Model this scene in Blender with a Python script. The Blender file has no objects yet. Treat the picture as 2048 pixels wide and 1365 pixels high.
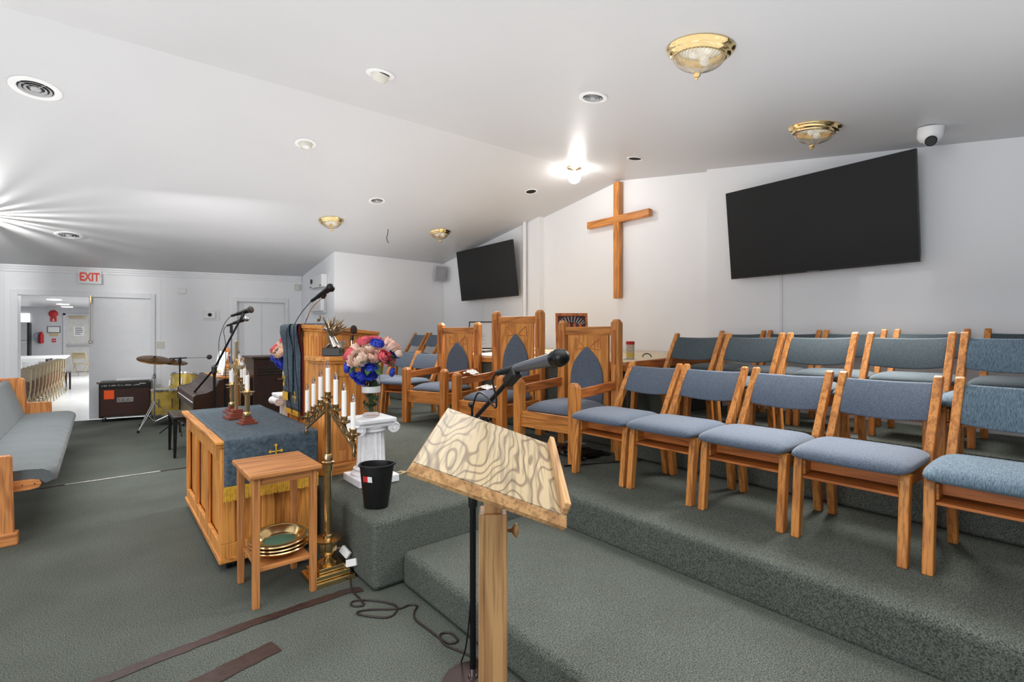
import bpy, bmesh, math, random
from math import sin, cos, pi, radians, sqrt, atan2
from mathutils import Vector, Matrix
random.seed(7)
scene = bpy.context.scene
COL = scene.collection
V = Vector

# ---------------------------------------------------------------- materials
def lin(c):
    r = []
    for v in c:
        v = v / 255.0
        r.append(v / 12.92 if v <= 0.04045 else ((v + 0.055) / 1.055) ** 2.4)
    return (r[0], r[1], r[2], 1.0)

def newmat(name):
    m = bpy.data.materials.new(name)
    m.use_nodes = True
    nt = m.node_tree
    return m, nt, nt.nodes['Principled BSDF']

def ramp(nt, stops):
    r = nt.nodes.new('ShaderNodeValToRGB')
    el = r.color_ramp.elements
    while len(el) < len(stops):
        el.new(0.5)
    for e, (p, c) in zip(el, stops):
        e.position = p
        e.color = c
    return r

def coords(nt, scale, kind='Object'):
    tc = nt.nodes.new('ShaderNodeTexCoord')
    mp = nt.nodes.new('ShaderNodeMapping')
    mp.inputs['Scale'].default_value = scale
    nt.links.new(tc.outputs[kind], mp.inputs['Vector'])
    return mp

def noise(nt, vec, scale, detail=2.0, rough=0.5):
    n = nt.nodes.new('ShaderNodeTexNoise')
    n.inputs['Scale'].default_value = scale
    n.inputs['Detail'].default_value = detail
    n.inputs['Roughness'].default_value = rough
    nt.links.new(vec.outputs[0], n.inputs['Vector'])
    return n

def bump(nt, b, src, strength, dist=0.01):
    n = nt.nodes.new('ShaderNodeBump')
    n.inputs['Strength'].default_value = strength
    n.inputs['Distance'].default_value = dist
    nt.links.new(src, n.inputs['Height'])
    nt.links.new(n.outputs['Normal'], b.inputs['Normal'])

def plain(name, c, rough=0.5, metal=0.0, var=0.06, vscale=8.0, spec=0.5, emit=0.0, ec=None, bumps=0.0):
    m, nt, b = newmat(name)
    c = lin(c)
    mp = coords(nt, (1, 1, 1))
    n = noise(nt, mp, vscale, 3.0)
    lo = tuple(max(0, v * (1 - var)) for v in c[:3]) + (1,)
    hi = tuple(min(1, v * (1 + var)) for v in c[:3]) + (1,)
    r = ramp(nt, [(0.3, lo), (0.7, hi)])
    nt.links.new(n.outputs['Fac'], r.inputs['Fac'])
    nt.links.new(r.outputs['Color'], b.inputs['Base Color'])
    b.inputs['Roughness'].default_value = rough
    b.inputs['Metallic'].default_value = metal
    b.inputs['Specular IOR Level'].default_value = spec
    if emit:
        b.inputs['Emission Color'].default_value = lin(ec or (255, 255, 255))
        b.inputs['Emission Strength'].default_value = emit
    if bumps:
        bump(nt, b, n.outputs['Fac'], bumps, 0.01)
    return m

def wood(name, light, dark, axis='z', n=9.0, across=9.0, along=1.1, contrast=1.0, rough=0.46, line=0.55, dk=(0.0, 0.45), gd=1.5):
    """Contours of a stretched noise give cathedral grain, plus fine pores along the grain."""
    m, nt, b = newmat(name)
    s = [across] * 3
    s['xyz'.index(axis)] = along
    mp = coords(nt, s)
    oi = nt.nodes.new('ShaderNodeObjectInfo')
    ad = nt.nodes.new('ShaderNodeVectorMath'); ad.operation = 'MULTIPLY_ADD'
    ad.inputs[1].default_value = (3.1, 2.3, 1.7)
    nt.links.new(oi.outputs['Location'], ad.inputs[0])
    nt.links.new(mp.outputs[0], ad.inputs[2])
    a = noise(nt, ad, 0.8, gd, 0.45)
    mul = nt.nodes.new('ShaderNodeMath'); mul.operation = 'MULTIPLY'; mul.inputs[1].default_value = n * 6.283
    nt.links.new(a.outputs['Fac'], mul.inputs[0])
    sn = nt.nodes.new('ShaderNodeMath'); sn.operation = 'SINE'
    nt.links.new(mul.outputs[0], sn.inputs[0])
    mr = nt.nodes.new('ShaderNodeMapRange')
    mr.inputs['From Min'].default_value = -1; mr.inputs['From Max'].default_value = 1
    nt.links.new(sn.outputs[0], mr.inputs['Value'])
    L, D = lin(light), lin(dark)
    mid = tuple(L[i] * (1 - line * contrast) + D[i] * line * contrast for i in range(3)) + (1,)
    r = ramp(nt, [(dk[0], mid), (dk[1], L), (1.0, L)])
    nt.links.new(mr.outputs[0], r.inputs['Fac'])
    s2 = [110.0] * 3
    s2['xyz'.index(axis)] = 4.0
    mp2 = coords(nt, s2)
    p = noise(nt, mp2, 1.0, 2.0)
    r2 = ramp(nt, [(0.36, tuple(0.62 + 0.2 * (1 - contrast) for _ in range(3)) + (1,)), (0.5, (1, 1, 1, 1))])
    nt.links.new(p.outputs['Fac'], r2.inputs['Fac'])
    big = noise(nt, coords(nt, (1, 1, 1)), 3.0, 1.0)
    r3 = ramp(nt, [(0.3, (0.86, 0.84, 0.82, 1)), (0.7, (1, 1, 1, 1))])
    nt.links.new(big.outputs['Fac'], r3.inputs['Fac'])
    mx = nt.nodes.new('ShaderNodeMix'); mx.data_type = 'RGBA'; mx.blend_type = 'MULTIPLY'; mx.inputs[0].default_value = 1.0
    nt.links.new(r.outputs['Color'], mx.inputs[6]); nt.links.new(r2.outputs['Color'], mx.inputs[7])
    mx2 = nt.nodes.new('ShaderNodeMix'); mx2.data_type = 'RGBA'; mx2.blend_type = 'MULTIPLY'; mx2.inputs[0].default_value = 1.0
    nt.links.new(mx.outputs[2], mx2.inputs[6]); nt.links.new(r3.outputs['Color'], mx2.inputs[7])
    nt.links.new(mx2.outputs[2], b.inputs['Base Color'])
    b.inputs['Roughness'].default_value = rough
    return m

def speckle(name, c1, c2, scale=260, rough=0.95, bst=0.5, big=0.10, spec=0.1, bd=0.004, stretch=(1, 1, 1), sheen=0.0):
    """woven or cut pile cloth: fine two-tone noise with large soft patches"""
    m, nt, b = newmat(name)
    mp = coords(nt, stretch)
    n = noise(nt, mp, scale, 3.0, 0.7)
    r = ramp(nt, [(0.34, lin(c1)), (0.66, lin(c2))])
    nt.links.new(n.outputs['Fac'], r.inputs['Fac'])
    g = noise(nt, coords(nt, (1, 1, 1)), 2.2, 3.0)
    r2 = ramp(nt, [(0.3, (1 - big,) * 3 + (1,)), (0.7, (1 + big,) * 3 + (1,))])
    nt.links.new(g.outputs['Fac'], r2.inputs['Fac'])
    mx = nt.nodes.new('ShaderNodeMix'); mx.data_type = 'RGBA'; mx.blend_type = 'MULTIPLY'; mx.inputs[0].default_value = 1.0
    nt.links.new(r.outputs['Color'], mx.inputs[6]); nt.links.new(r2.outputs['Color'], mx.inputs[7])
    nt.links.new(mx.outputs[2], b.inputs['Base Color'])
    b.inputs['Roughness'].default_value = rough
    b.inputs['Specular IOR Level'].default_value = spec
    if sheen:
        b.inputs['Sheen Weight'].default_value = sheen
        b.inputs['Sheen Roughness'].default_value = 0.5
    bump(nt, b, n.outputs['Fac'], bst, bd)
    return m

def glass(name, c=(255, 255, 255), rough=0.02, ior=1.45):
    m, nt, b = newmat(name)
    mp = coords(nt, (1, 1, 1))
    n = noise(nt, mp, 30, 1)
    r = ramp(nt, [(0.3, lin(c)), (0.7, lin(tuple(min(255, v + 4) for v in c)))])
    nt.links.new(n.outputs['Fac'], r.inputs['Fac'])
    nt.links.new(r.outputs['Color'], b.inputs['Base Color'])
    b.inputs['Roughness'].default_value = rough
    b.inputs['Transmission Weight'].default_value = 1.0
    b.inputs['IOR'].default_value = ior
    return m

OAK = {a: wood('oak_' + a, (220, 146, 72), (150, 82, 32), a, n=7, line=0.5) for a in 'xyz'}          # chairs
OAKD = {a: wood('red_oak_' + a, (208, 124, 60), (128, 62, 26), a, n=7, line=0.45) for a in 'xyz'}
ALT = {a: wood('golden_oak_' + a, (236, 162, 80), (176, 98, 38), a, n=6, line=0.5) for a in 'xyz'}   # table, pulpit
PINE = {a: wood('brown_wood_' + a, (204, 138, 80), (144, 84, 42), a, n=5, line=0.35) for a in 'xyz'}
LEC = {a: wood('pale_oak_' + a, (205, 160, 108), (140, 92, 52), a, n=8, line=0.5) for a in 'xyz'}
BOARD = wood('board_oak', (178, 160, 126), (98, 78, 54), 'x', n=22, across=7.5, along=2.0, line=0.8, rough=0.42, dk=(.0, .32), gd=2.0)
PEW = {a: wood('pew_oak_' + a, (218, 146, 84), (150, 84, 40), a, n=7, line=0.5) for a in 'xyz'}
CARPET = speckle('green_carpet', (46, 50, 48), (118, 123, 115), 190, 1.0, 0.6, 0.10, 0.05, 0.006)
FABRIC = speckle('blue_grey_fabric', (54, 66, 82), (118, 129, 145), 300, 0.9, 0.35, 0.05, 0.15, 0.002, sheen=0.25)
FABRICD = speckle('dark_grey_fabric', (46, 56, 62), (100, 112, 118), 300, 0.9, 0.35, 0.06, 0.15, 0.002, sheen=0.2)
FABRICP = speckle('pew_fabric', (74, 81, 84), (116, 123, 126), 380, 0.9, 0.3, 0.06, 0.15, 0.002, sheen=0.2)
RIB = speckle('ribbed_fabric', (62, 82, 98), (122, 142, 156), 170, 0.9, 0.5, 0.04, 0.15, 0.003, stretch=(.25, 2.2, .25), sheen=0.2)
DAMASK = speckle('damask_cloth', (46, 62, 76), (82, 99, 110), 42, 0.6, 0.15, 0.15, 0.4, 0.002)
GOLD = plain('gold_thread', (226, 178, 62), 0.5, 0.0, 0.2, 60)
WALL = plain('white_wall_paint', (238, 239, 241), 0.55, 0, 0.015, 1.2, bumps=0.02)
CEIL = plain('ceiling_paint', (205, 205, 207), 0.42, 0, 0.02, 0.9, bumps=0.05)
TRIMW = plain('white_trim_paint', (232, 233, 235), 0.4, 0, 0.02)
WHITE = plain('white_plastic', (235, 235, 235), 0.4, 0, 0.02)
OFFW = plain('offwhite_plastic', (212, 208, 196), 0.5, 0, 0.03)
BRASS = plain('polished_brass', (238, 208, 152), 0.2, 1.0, 0.10, 14)
BRASSH = plain('bright_brass', (246, 218, 160), 0.1, 1.0, 0.06, 14)
BRASSM = plain('satin_brass', (206, 178, 130), 0.24, 1.0, 0.15, 20)
BRASSD = plain('aged_brass', (168, 144, 106), 0.27, 1.0, 0.25, 30)
CHROME = plain('chrome', (214, 214, 218), 0.12, 1.0, 0.05)
BLACK = plain('black_plastic', (14, 14, 16), 0.42, 0, 0.3)
BLACKM = plain('black_metal', (18, 18, 20), 0.35, 0.4, 0.2)
SCREEN = plain('tv_screen', (42, 42, 42), 0.5, 0, 0.05, 1.0, 0.15)
CANDLE = plain('white_candle', (245, 244, 240), 0.45, 0, 0.02)
BROWN = plain('dark_brown_laminate', (50, 34, 28), 0.38, 0, 0.2, 20)
BROWNL = plain('brown_black_wood', (38, 24, 20), 0.3, 0, 0.2, 12)
PLASTER = plain('painted_plaster', (236, 236, 240), 0.6, 0, 0.06, 18, bumps=0.2)
GREENFELT = plain('green_felt', (72, 104, 84), 0.95, 0, 0.1)
DARKHOLE = plain('dark_void', (22, 14, 10), 0.9, 0, 0.3)
GLASS = glass('clear_glass', ior=1.12)
CREAM = plain('cream_plywood', (222, 204, 172), 0.6, 0, 0.06, 6)
TAPE = speckle('brown_duct_tape', (44, 30, 28), (72, 54, 50), 25, 0.45, 0.3, 0.2, 0.4, 0.003, stretch=(1, 6, 1))

# ---------------------------------------------------------------- mesh builder
class MB:
    def __init__(self):
        self.v = []; self.f = []
    def add(self, vs, fs, M=None):
        o = len(self.v)
        if M is not None:
            vs = [M @ V(p) for p in vs]
        self.v += [tuple(p) for p in vs]
        self.f += [tuple(i + o for i in f) for f in fs]
        return self
    def box(self, x0, x1, y0, y1, z0, z1, M=None):
        vs = [(x, y, z) for z in (z0, z1) for y in (y0, y1) for x in (x0, x1)]
        fs = [(0, 2, 3, 1), (4, 5, 7, 6), (0, 1, 5, 4), (2, 6, 7, 3), (0, 4, 6, 2), (1, 3, 7, 5)]
        return self.add(vs, fs, M)
    def cbox(self, c, s, M=None):
        return self.box(c[0] - s[0] / 2, c[0] + s[0] / 2, c[1] - s[1] / 2, c[1] + s[1] / 2, c[2] - s[2] / 2, c[2] + s[2] / 2, M)
    def hexa(self, p8):
        """p8: bottom 4 then top 4 going round"""
        return self.add(p8, [(3, 2, 1, 0), (4, 5, 6, 7), (0, 1, 5, 4), (1, 2, 6, 5), (2, 3, 7, 6), (3, 0, 4, 7)])
    def bar(self, a, b, w, h, up=(0, 0, 1), w2=None, h2=None):
        a, b = V(a), V(b); d = (b - a).normalized(); u = V(up)
        s = d.cross(u)
        if s.length < 1e-4: s = d.cross(V((1, 0, 0)))
        s.normalize(); u = s.cross(d).normalized()
        w2 = w if w2 is None else w2; h2 = h if h2 is None else h2
        q = []
        for p, ww, hh in ((a, w, h), (b, w2, h2)):
            q += [p + s * ww / 2 * i + u * hh / 2 * j for i, j in ((-1, -1), (1, -1), (1, 1), (-1, 1))]
        return self.add(q, [(3, 2, 1, 0), (4, 5, 6, 7), (0, 1, 5, 4), (1, 2, 6, 5), (2, 3, 7, 6), (3, 0, 4, 7)])
    def prism(self, poly, axis, a, b, M=None):
        """poly: 2D outline in the plane normal to axis; extruded from a to b along the axis"""
        n = len(poly)
        def P(p, t):
            return {'x': (t, p[0], p[1]), 'y': (p[0], t, p[1]), 'z': (p[0], p[1], t)}[axis]
        vs = [P(p, a) for p in poly] + [P(p, b) for p in poly]
        fs = [tuple(range(n)), tuple(range(2 * n - 1, n - 1, -1))] + [(i, i + n, (i + 1) % n + n, (i + 1) % n) for i in range(n)]
        return self.add(vs, fs, M)
    def lathe(self, prof, seg=32, M=None, cap=True):
        vs = []; fs = []
        for r, z in prof:
            for k in range(seg):
                t = 2 * pi * k / seg
                vs.append((r * cos(t), r * sin(t), z))
        for i in range(len(prof) - 1):
            for k in range(seg):
                k2 = (k + 1) % seg
                fs.append((i * seg + k, i * seg + k2, (i + 1) * seg + k2, (i + 1) * seg + k))
        if cap:
            fs.append(tuple(range(seg - 1, -1, -1)))
            fs.append(tuple((len(prof) - 1) * seg + k for k in range(seg)))
        return self.add(vs, fs, M)
    def tube(self, path, r, seg=10, closed=False, r2=None):
        path = [V(p) for p in path]; n = len(path)
        vs = []; fs = []; prev = None
        for i, p in enumerate(path):
            a = path[i - 1] if (i > 0 or closed) else path[i]
            b = path[(i + 1) % n] if (i < n - 1 or closed) else path[i]
            d = (b - a)
            if d.length < 1e-9: d = V((0, 0, 1))
            d.normalize()
            if prev is None:
                prev = d.cross(V((0, 0, 1)))
                if prev.length < 0.05: prev = d.cross(V((1, 0, 0)))
            s = (prev - d * prev.dot(d)).normalized(); prev = s
            u = d.cross(s)
            rr = r if r2 is None else r + (r2 - r) * i / max(1, n - 1)
            for k in range(seg):
                t = 2 * pi * k / seg
                vs.append(p + s * rr * cos(t) + u * rr * sin(t))
        m = n if closed else n - 1
        for i in range(m):
            j = (i + 1) % n
            for k in range(seg):
                k2 = (k + 1) % seg
                fs.append((i * seg + k, i * seg + k2, j * seg + k2, j * seg + k))
        if not closed:
            fs.append(tuple(range(seg - 1, -1, -1))); fs.append(tuple((n - 1) * seg + k for k in range(seg)))
        return self.add(vs, fs)
    def ball(self, c, r, seg=20, rings=12, s=(1, 1, 1), M=None):
        prof = [(max(1e-4, r * sin(pi * i / rings)), -r * cos(pi * i / rings)) for i in range(rings + 1)]
        T = Matrix.Translation(V(c)) @ Matrix.Diagonal(V((s[0], s[1], s[2], 1)))
        if M is not None: T = M @ T
        return self.lathe(prof, seg, T)
    def surf(self, fn, nu, nv, closed_u=False):
        vs = [fn(i / (nu if closed_u else nu - 1), j / (nv - 1)) for j in range(nv) for i in range(nu)]
        fs = []
        for j in range(nv - 1):
            for i in range(nu if closed_u else nu - 1):
                i2 = (i + 1) % nu
                fs.append((j * nu + i, j * nu + i2, (j + 1) * nu + i2, (j + 1) * nu + i))
        return self.add(vs, fs)
    def build(self, name, mat, parent=None, bevel=0.0, smooth=False, loc=None, rot=None, subsurf=0, solid=0.0, segs=2):
        me = bpy.data.meshes.new(name)
        me.from_pydata(self.v, [], self.f)
        bm = bmesh.new(); bm.from_mesh(me)
        bmesh.ops.recalc_face_normals(bm, faces=bm.faces)
        bm.to_mesh(me); bm.free()
        me.materials.append(mat)
        o = bpy.data.objects.new(name, me)
        COL.objects.link(o)
        if parent is not None: o.parent = parent
        if loc is not None: o.location = loc
        if rot is not None: o.rotation_euler = rot
        if smooth:
            for p in me.polygons: p.use_smooth = True
        if smooth and not subsurf and not bevel:
            es = o.modifiers.new('e', 'EDGE_SPLIT'); es.split_angle = radians(42)
        if solid:
            md = o.modifiers.new('s', 'SOLIDIFY'); md.thickness = solid; md.offset = 0
        if bevel:
            md = o.modifiers.new('b', 'BEVEL'); md.width = bevel; md.segments = segs; md.limit_method = 'ANGLE'; md.angle_limit = radians(35)
            md.harden_normals = False
        if subsurf:
            md = o.modifiers.new('u', 'SUBSURF'); md.levels = subsurf; md.render_levels = subsurf
        return o

def tag(o, label, cat, group=None, kind=None):
    o['label'] = label; o['category'] = cat
    if group: o['group'] = group
    if kind: o['kind'] = kind
    return o

def thing(name, label, cat, loc=(0, 0, 0), rot=(0, 0, 0), group=None):
    o = bpy.data.objects.new(name, None)
    COL.objects.link(o)
    o.empty_display_size = 0.1
    o.location = loc; o.rotation_euler = rot
    return tag(o, label, cat, group)

def struct(o):
    o['kind'] = 'structure'
    return o

def dup(root, loc, rotz, label, group=None):
    r = root.copy(); COL.objects.link(r); r.location = loc; r.rotation_euler = (0, 0, rotz); r['label'] = label
    if group: r['group'] = group
    for ch in list(root.children):
        c = ch.copy(); COL.objects.link(c); c.parent = r
        for g in list(ch.children):
            d = g.copy(); COL.objects.link(d); d.parent = c
    return r

def text(body, size, mat, parent, loc, rot, name='lettering', ext=0.001, sx=1.0):
    cu = bpy.data.curves.new(name, 'FONT')
    cu.body = body; cu.size = size; cu.extrude = ext; cu.offset = size * .035; cu.align_x = 'CENTER'; cu.align_y = 'CENTER'
    cu.materials.append(mat)
    o = bpy.data.objects.new(name, cu); COL.objects.link(o)
    dg = bpy.context.evaluated_depsgraph_get()
    me = bpy.data.meshes.new_from_object(o.evaluated_get(dg))
    bpy.data.objects.remove(o)
    if not me.materials: me.materials.append(mat)
    o = bpy.data.objects.new(name, me); COL.objects.link(o)
    o.parent = parent; o.location = loc; o.rotation_euler = rot; o.scale = (sx, 1, 1)
    return o

def T(x, y, z): return Matrix.Translation(V((x, y, z)))
def RX(a): return Matrix.Rotation(a, 4, 'X')
def RY(a): return Matrix.Rotation(a, 4, 'Y')
def RZ(a): return Matrix.Rotation(a, 4, 'Z')
def along(p, d):
    """matrix at p with local z pointing along d"""
    return T(*p) @ V(d).normalized().to_track_quat('Z', 'Y').to_matrix().to_4x4()
def bez(pts, n=8):
    """Catmull-Rom through points"""
    pts = [V(p) for p in pts]; out = []
    P = [pts[0]] + pts + [pts[-1]]
    for i in range(1, len(P) - 2):
        for k in range(n):
            t = k / n
            a, b, c, d = P[i - 1], P[i], P[i + 1], P[i + 2]
            out.append(0.5 * ((2 * b) + (c - a) * t + (2 * a - 5 * b + 4 * c - d) * t * t + (3 * b - a - 3 * c + d) * t ** 3))
    out.append(pts[-1])
    return out

# ---------------------------------------------------------------- camera
CAMZ = 1.37
cam = bpy.data.cameras.new('camera')
cam.sensor_width = 36.0; cam.lens = 36.0 * 1000.0 / 2048.0; cam.shift_y = -10.5 / 2048.0
cam.clip_start = 0.05; cam.clip_end = 100
camo = bpy.data.objects.new('camera', cam); COL.objects.link(camo)
camo.location = (0, 0, CAMZ); camo.rotation_euler = (pi / 2, 0, -math.atan(0.824))
scene.camera = camo
scene.view_settings.view_transform = 'Standard'
scene.view_settings.look = 'None'

# ---------------------------------------------------------------- room shell
XW = 5.15          # wall behind the platform
def ridge_y(x): return 4.15 + (5.2 - x) * 0.04
def ceil_z(x, y):
    yr = ridge_y(x)
    return 3.40 - 0.15 * (y - yr) if y > yr else 3.40 - 0.159 * (yr - y)
A0 = V((-1.17, 10.77)); U = V((0.9894, -0.1454)); N = V((0.1454, 0.9894))   # far-side wall line
def lw(s, off=0.0):     # point on that wall; off > 0 comes towards the room
    p = A0 + U * s - N * off
    return p.x, p.y
LWROT = atan2(U.y, U.x)

struct(MB().add([(-7, -5, 0), (XW + 0.3, -5, 0), (XW + 0.3, 10.5, 0), (-7, 10.5, 0), (-7, 11.6, 0)], [(0, 1, 2, 3)]).build('floor', CARPET))
# carpet sliver up to the angled wall
s0 = lw(-5.9, 0); s1 = lw(2.4, 0)
HTILE = plain('white_hall_tile', (212, 214, 214), 0.22, 0, 0.05, 3)
bpy.data.objects['floor'].data.clear_geometry()
bpy.data.objects['floor'].data.from_pydata([(-7, -5, 0), (XW + 0.3, -5, 0), (XW + 0.3, 9.84, 0), (s1[0], s1[1], 0), (s0[0], s0[1], 0)], [], [(0, 1, 2, 3, 4)])
bpy.data.objects['floor'].data.materials.append(CARPET)

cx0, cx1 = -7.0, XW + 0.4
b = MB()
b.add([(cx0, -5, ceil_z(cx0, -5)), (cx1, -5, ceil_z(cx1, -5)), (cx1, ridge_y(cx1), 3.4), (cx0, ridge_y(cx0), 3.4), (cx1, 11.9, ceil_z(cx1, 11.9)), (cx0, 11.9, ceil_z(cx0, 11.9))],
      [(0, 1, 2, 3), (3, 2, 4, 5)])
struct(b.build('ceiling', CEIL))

def wall_poly(name, pts, mat=WALL, th=None):
    n = len(pts)
    b = MB(); b.add(pts, [tuple(range(n))])
    return struct(b.build(name, mat))
# wall behind platform: three stretches, the middle one set back a little
def xwall(name, x, y0, y1, z0=0.0):
    pts = [(x, y0, z0), (x, y1, z0), (x, y1, ceil_z(x, y1) + 0.02)]
    if y0 < ridge_y(x) < y1: pts.append((x, ridge_y(x), 3.42))
    pts.append((x, y0, ceil_z(x, y0) + 0.02))
    return wall_poly(name, pts)
xwall('wall_east', XW, -5, 2.88)
xwall('wall_east', XW + 0.1, 2.88, 5.60)
xwall('wall_east', XW, 5.60, 8.36)
wall_poly('wall_east', [(XW, 5.60, 0), (XW + 0.1, 5.60, 0), (XW + 0.1, 5.60, 3.25), (XW, 5.60, 3.25)])
wall_poly('wall_east', [(XW, 2.88, 0), (XW + 0.1, 2.88, 0), (XW + 0.1, 2.88, 3.25), (XW, 2.88, 3.25)])
# wall with the loudspeaker and the short return wall with the shelf
YS = 8.36; XR = 3.03
wall_poly('wall_north', [(XR, YS, 0), (XW + .01, YS, 0), (XW + .01, YS, ceil_z(XW, YS) + .02), (XR, YS, ceil_z(XR, YS) + .02)])
yend = lw(4.245)[1]
wall_poly('wall_return', [(XR, YS, 0), (XR, yend + .1, 0), (XR, yend + .1, ceil_z(XR, yend) + .02), (XR, YS, ceil_z(XR, YS) + .02)])
bpy.data.objects['wall_return'].name = 'wall_side'

# angled far wall with two openings (door 1: s .21-1.85, door 2: s 3.15-3.95)
def lwall(s0, s1, z0, z1s, z1e, name='wall_west'):
    a, c = lw(s0), lw(s1)
    a2, c2 = lw(s0, -0.12), lw(s1, -0.12)
    b = MB()
    b.hexa([(a[0], a[1], z0), (c[0], c[1], z0), (c2[0], c2[1], z0), (a2[0], a2[1], z0),
            (a[0], a[1], z1s), (c[0], c[1], z1e), (c2[0], c2[1], z1e), (a2[0], a2[1], z1s)])
    return struct(b.build(name, WALL))
def cz(s):
    p = lw(s); return ceil_z(p[0], p[1]) + 0.03
lwall(-5.9, 0.20, 0, cz(-5.9), cz(.2))
lwall(0.20, 1.86, 2.01, cz(.2), cz(1.86))
lwall(1.86, 3.14, 0, cz(1.86), cz(3.14))
lwall(3.14, 3.96, 2.01, cz(3.14), cz(3.96))
lwall(3.96, 4.27, 0, cz(3.96), cz(4.27))

def lframe(s, z, off=0.0):
    """Empty-frame matrix on the angled wall: local x along the wall, -y towards the room, z up"""
    p = lw(s, off)
    return (p[0], p[1], z)
# crown moulding
b = MB()
for (o0, z0, o1, z1) in ((0, -.10, .03, -.06), (0, -.06, .055, -.03), (0, -.03, .08, 0.0)):
    a = lw(-5.9, 0); c = lw(4.245, 0); a1 = lw(-5.9, o1); c1 = lw(4.245, o1)
    za, zc = cz(-5.9) - .02, cz(4.245) - .02
    b.hexa([(a[0], a[1], za + z0), (c[0], c[1], zc + z0), (c1[0], c1[1], zc + z0), (a1[0], a1[1], za + z0),
            (a[0], a[1], za + z1), (c[0], c[1], zc + z1), (c1[0], c1[1], zc + z1), (a1[0], a1[1], za + z1)])
struct(b.build('trim_1', TRIMW))
# wall seams (thin battens) and door casings in the wall's frame
def casing(name, s0, s1, zt, w=0.085, d=0.03):
    b = MB()
    b.box(s0 - w, s0, -d, 0.0, 0, zt + w); b.box(s1, s1 + w * .75, -d, 0.0, 0, zt + w); b.box(s0, s1, -d, 0.0, zt, zt + w)
    b.box(s0 - .012, s0, 0, .12, 0, zt); b.box(s1, s1 + .012, 0, .12, 0, zt); b.box(s0, s1, 0, .12, zt, zt + .012)
    p = lw(0)
    return struct(b.build(name, TRIMW, loc=(p[0], p[1], 0), rot=(0, 0, LWROT), bevel=.004))
casing('trim_2', .205, 1.855, 2.0)
casing('trim_3', 3.15, 3.95, 2.0)
b = MB(); b.box(.045, .055, -.004, 0, 0, 2.4); b.box(1.99, 2.0, -.004, 0, 0, 2.4); b.box(3.0, 3.01, -.004, 0, 0, 2.42)
p = lw(0); struct(b.build('trim_4', TRIMW, loc=(p[0], p[1], 0), rot=(0, 0, LWROT)))
# low baseboard on the wall with battens over the platform wall
b = MB(); b.box(XW - .006, XW, 2.10, 2.112, .6, 2.0); b.box(XW - .006, XW, 7.04, 7.052, .4, 2.05)
struct(b.build('trim_5', TRIMW))
b = MB()
b.box(-1.2 + .02, 0, 0, 0, 0, 0) if False else None
# sliding panel closing half of door 1, and the door leaf in opening 2
d1 = struct(MB().box(1.04, 1.86, .02, .055, 0.01, 2.0).build('door_1', TRIMW, loc=(p[0], p[1], 0), rot=(0, 0, LWROT), bevel=.004))
b = MB(); b.box(.0, .02, -.02, .02, -.06, .06); b.tube([(.01, -.02, -.04), (.012, -.03, -.3), (.008, -.03, -.66)], .004, 6)
b.tube([(.01 + .025 * cos(t * pi / 6), -.03, -.69 + .025 * sin(t * pi / 6)) for t in range(12)], .004, 6, closed=True)
b.build('pull_chain', BRASSD, d1, loc=(1.06, -.02, 1.96))
d2 = struct(MB().box(3.15, 3.95, .07, .105, 0.01, 2.0).build('door_2', WALL, loc=(p[0], p[1], 0), rot=(0, 0, LWROT), bevel=.004))
b = MB(); b.box(3.53, 3.56, .06, .07, .05, 1.98); b.box(3.15, 3.95, .063, .07, .95, .98)
b.build('panel', TRIMW, d2)

# ---------------------------------------------------------------- platforms
def plat(name, poly, z0, z1, bev=0.035):
    b = MB().prism(poly, 'z', z0, z1)
    o = b.build(name, CARPET, bevel=bev, segs=5)
    for q in o.data.polygons: q.use_smooth = True
    wn_ = o.modifiers.new('w', 'WEIGHTED_NORMAL'); wn_.weight = 90
    return struct(o)
plat('stage_platform', [(1.12, 2.51), (2.25, 2.51), (2.25, -5), (XW - .002, -5), (XW - .002, 8.34), (3.06, 8.34), (3.06, 7.0), (1.9, 6.2), (1.12, 6.2)], 0.0, .38)
plat('stage_step', [(1.28, -5), (2.249, -5), (2.249, 2.505), (1.28, 2.505)], 0.0, .19)
plat('choir_riser', [(3.32, -5), (XW - .003, -5), (XW - .003, 2.60), (3.32, 2.60)], .38, .61, .025)
plat('choir_riser', [(4.17, -5), (XW - .004, -5), (XW - .004, 2.62), (4.17, 2.62)], .61, .64, .01)
plat('choir_riser', [(3.56, 7.0), (XW - .004, 7.0), (XW - .004, 8.34), (3.56, 8.34)], .38, .64, .02)

# boxed pool enclosure behind the armchairs, carpeted with a wooden cap and plywood lid
PB = thing('pool_enclosure', 'carpeted enclosure behind the armchairs with oak cap and cream plywood lid', 'enclosure', (0, 0, 0))
MB().box(3.52, XW - .004, 2.70, 5.55, .382, 1.06).build('carpeted_wall', CARPET, PB, bevel=.01)
MB().box(4.02, XW - .004, 5.551, 6.6, .382, 1.06).build('carpeted_wall', CARPET, PB, bevel=.01)
b = MB(); b.box(3.49, 3.57, 2.70, 5.58, 1.06, 1.115); b.box(3.99, 4.07, 5.581, 6.6, 1.06, 1.13)
b.build('cap_rail', OAK['y'], PB, bevel=.006)
b = MB().hexa([(3.5, 2.705, 1.117), (XW + .09, 2.905, 1.16), (XW + .09, 5.58, 1.16), (3.5, 5.58, 1.117), (3.5, 2.705, 1.14), (XW + .09, 2.905, 1.18), (XW + .09, 5.58, 1.18), (3.5, 5.58, 1.14)])
b.build('lid', CREAM, PB)
MB().hexa([(4.0, 5.59, 1.13), (XW - .01, 5.59, 1.155), (XW - .01, 6.62, 1.155), (4.0, 6.62, 1.13), (4.0, 5.59, 1.152), (XW - .01, 5.59, 1.18), (XW - .01, 6.62, 1.18), (4.0, 6.62, 1.152)]).build('lid', CREAM, PB)
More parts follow.
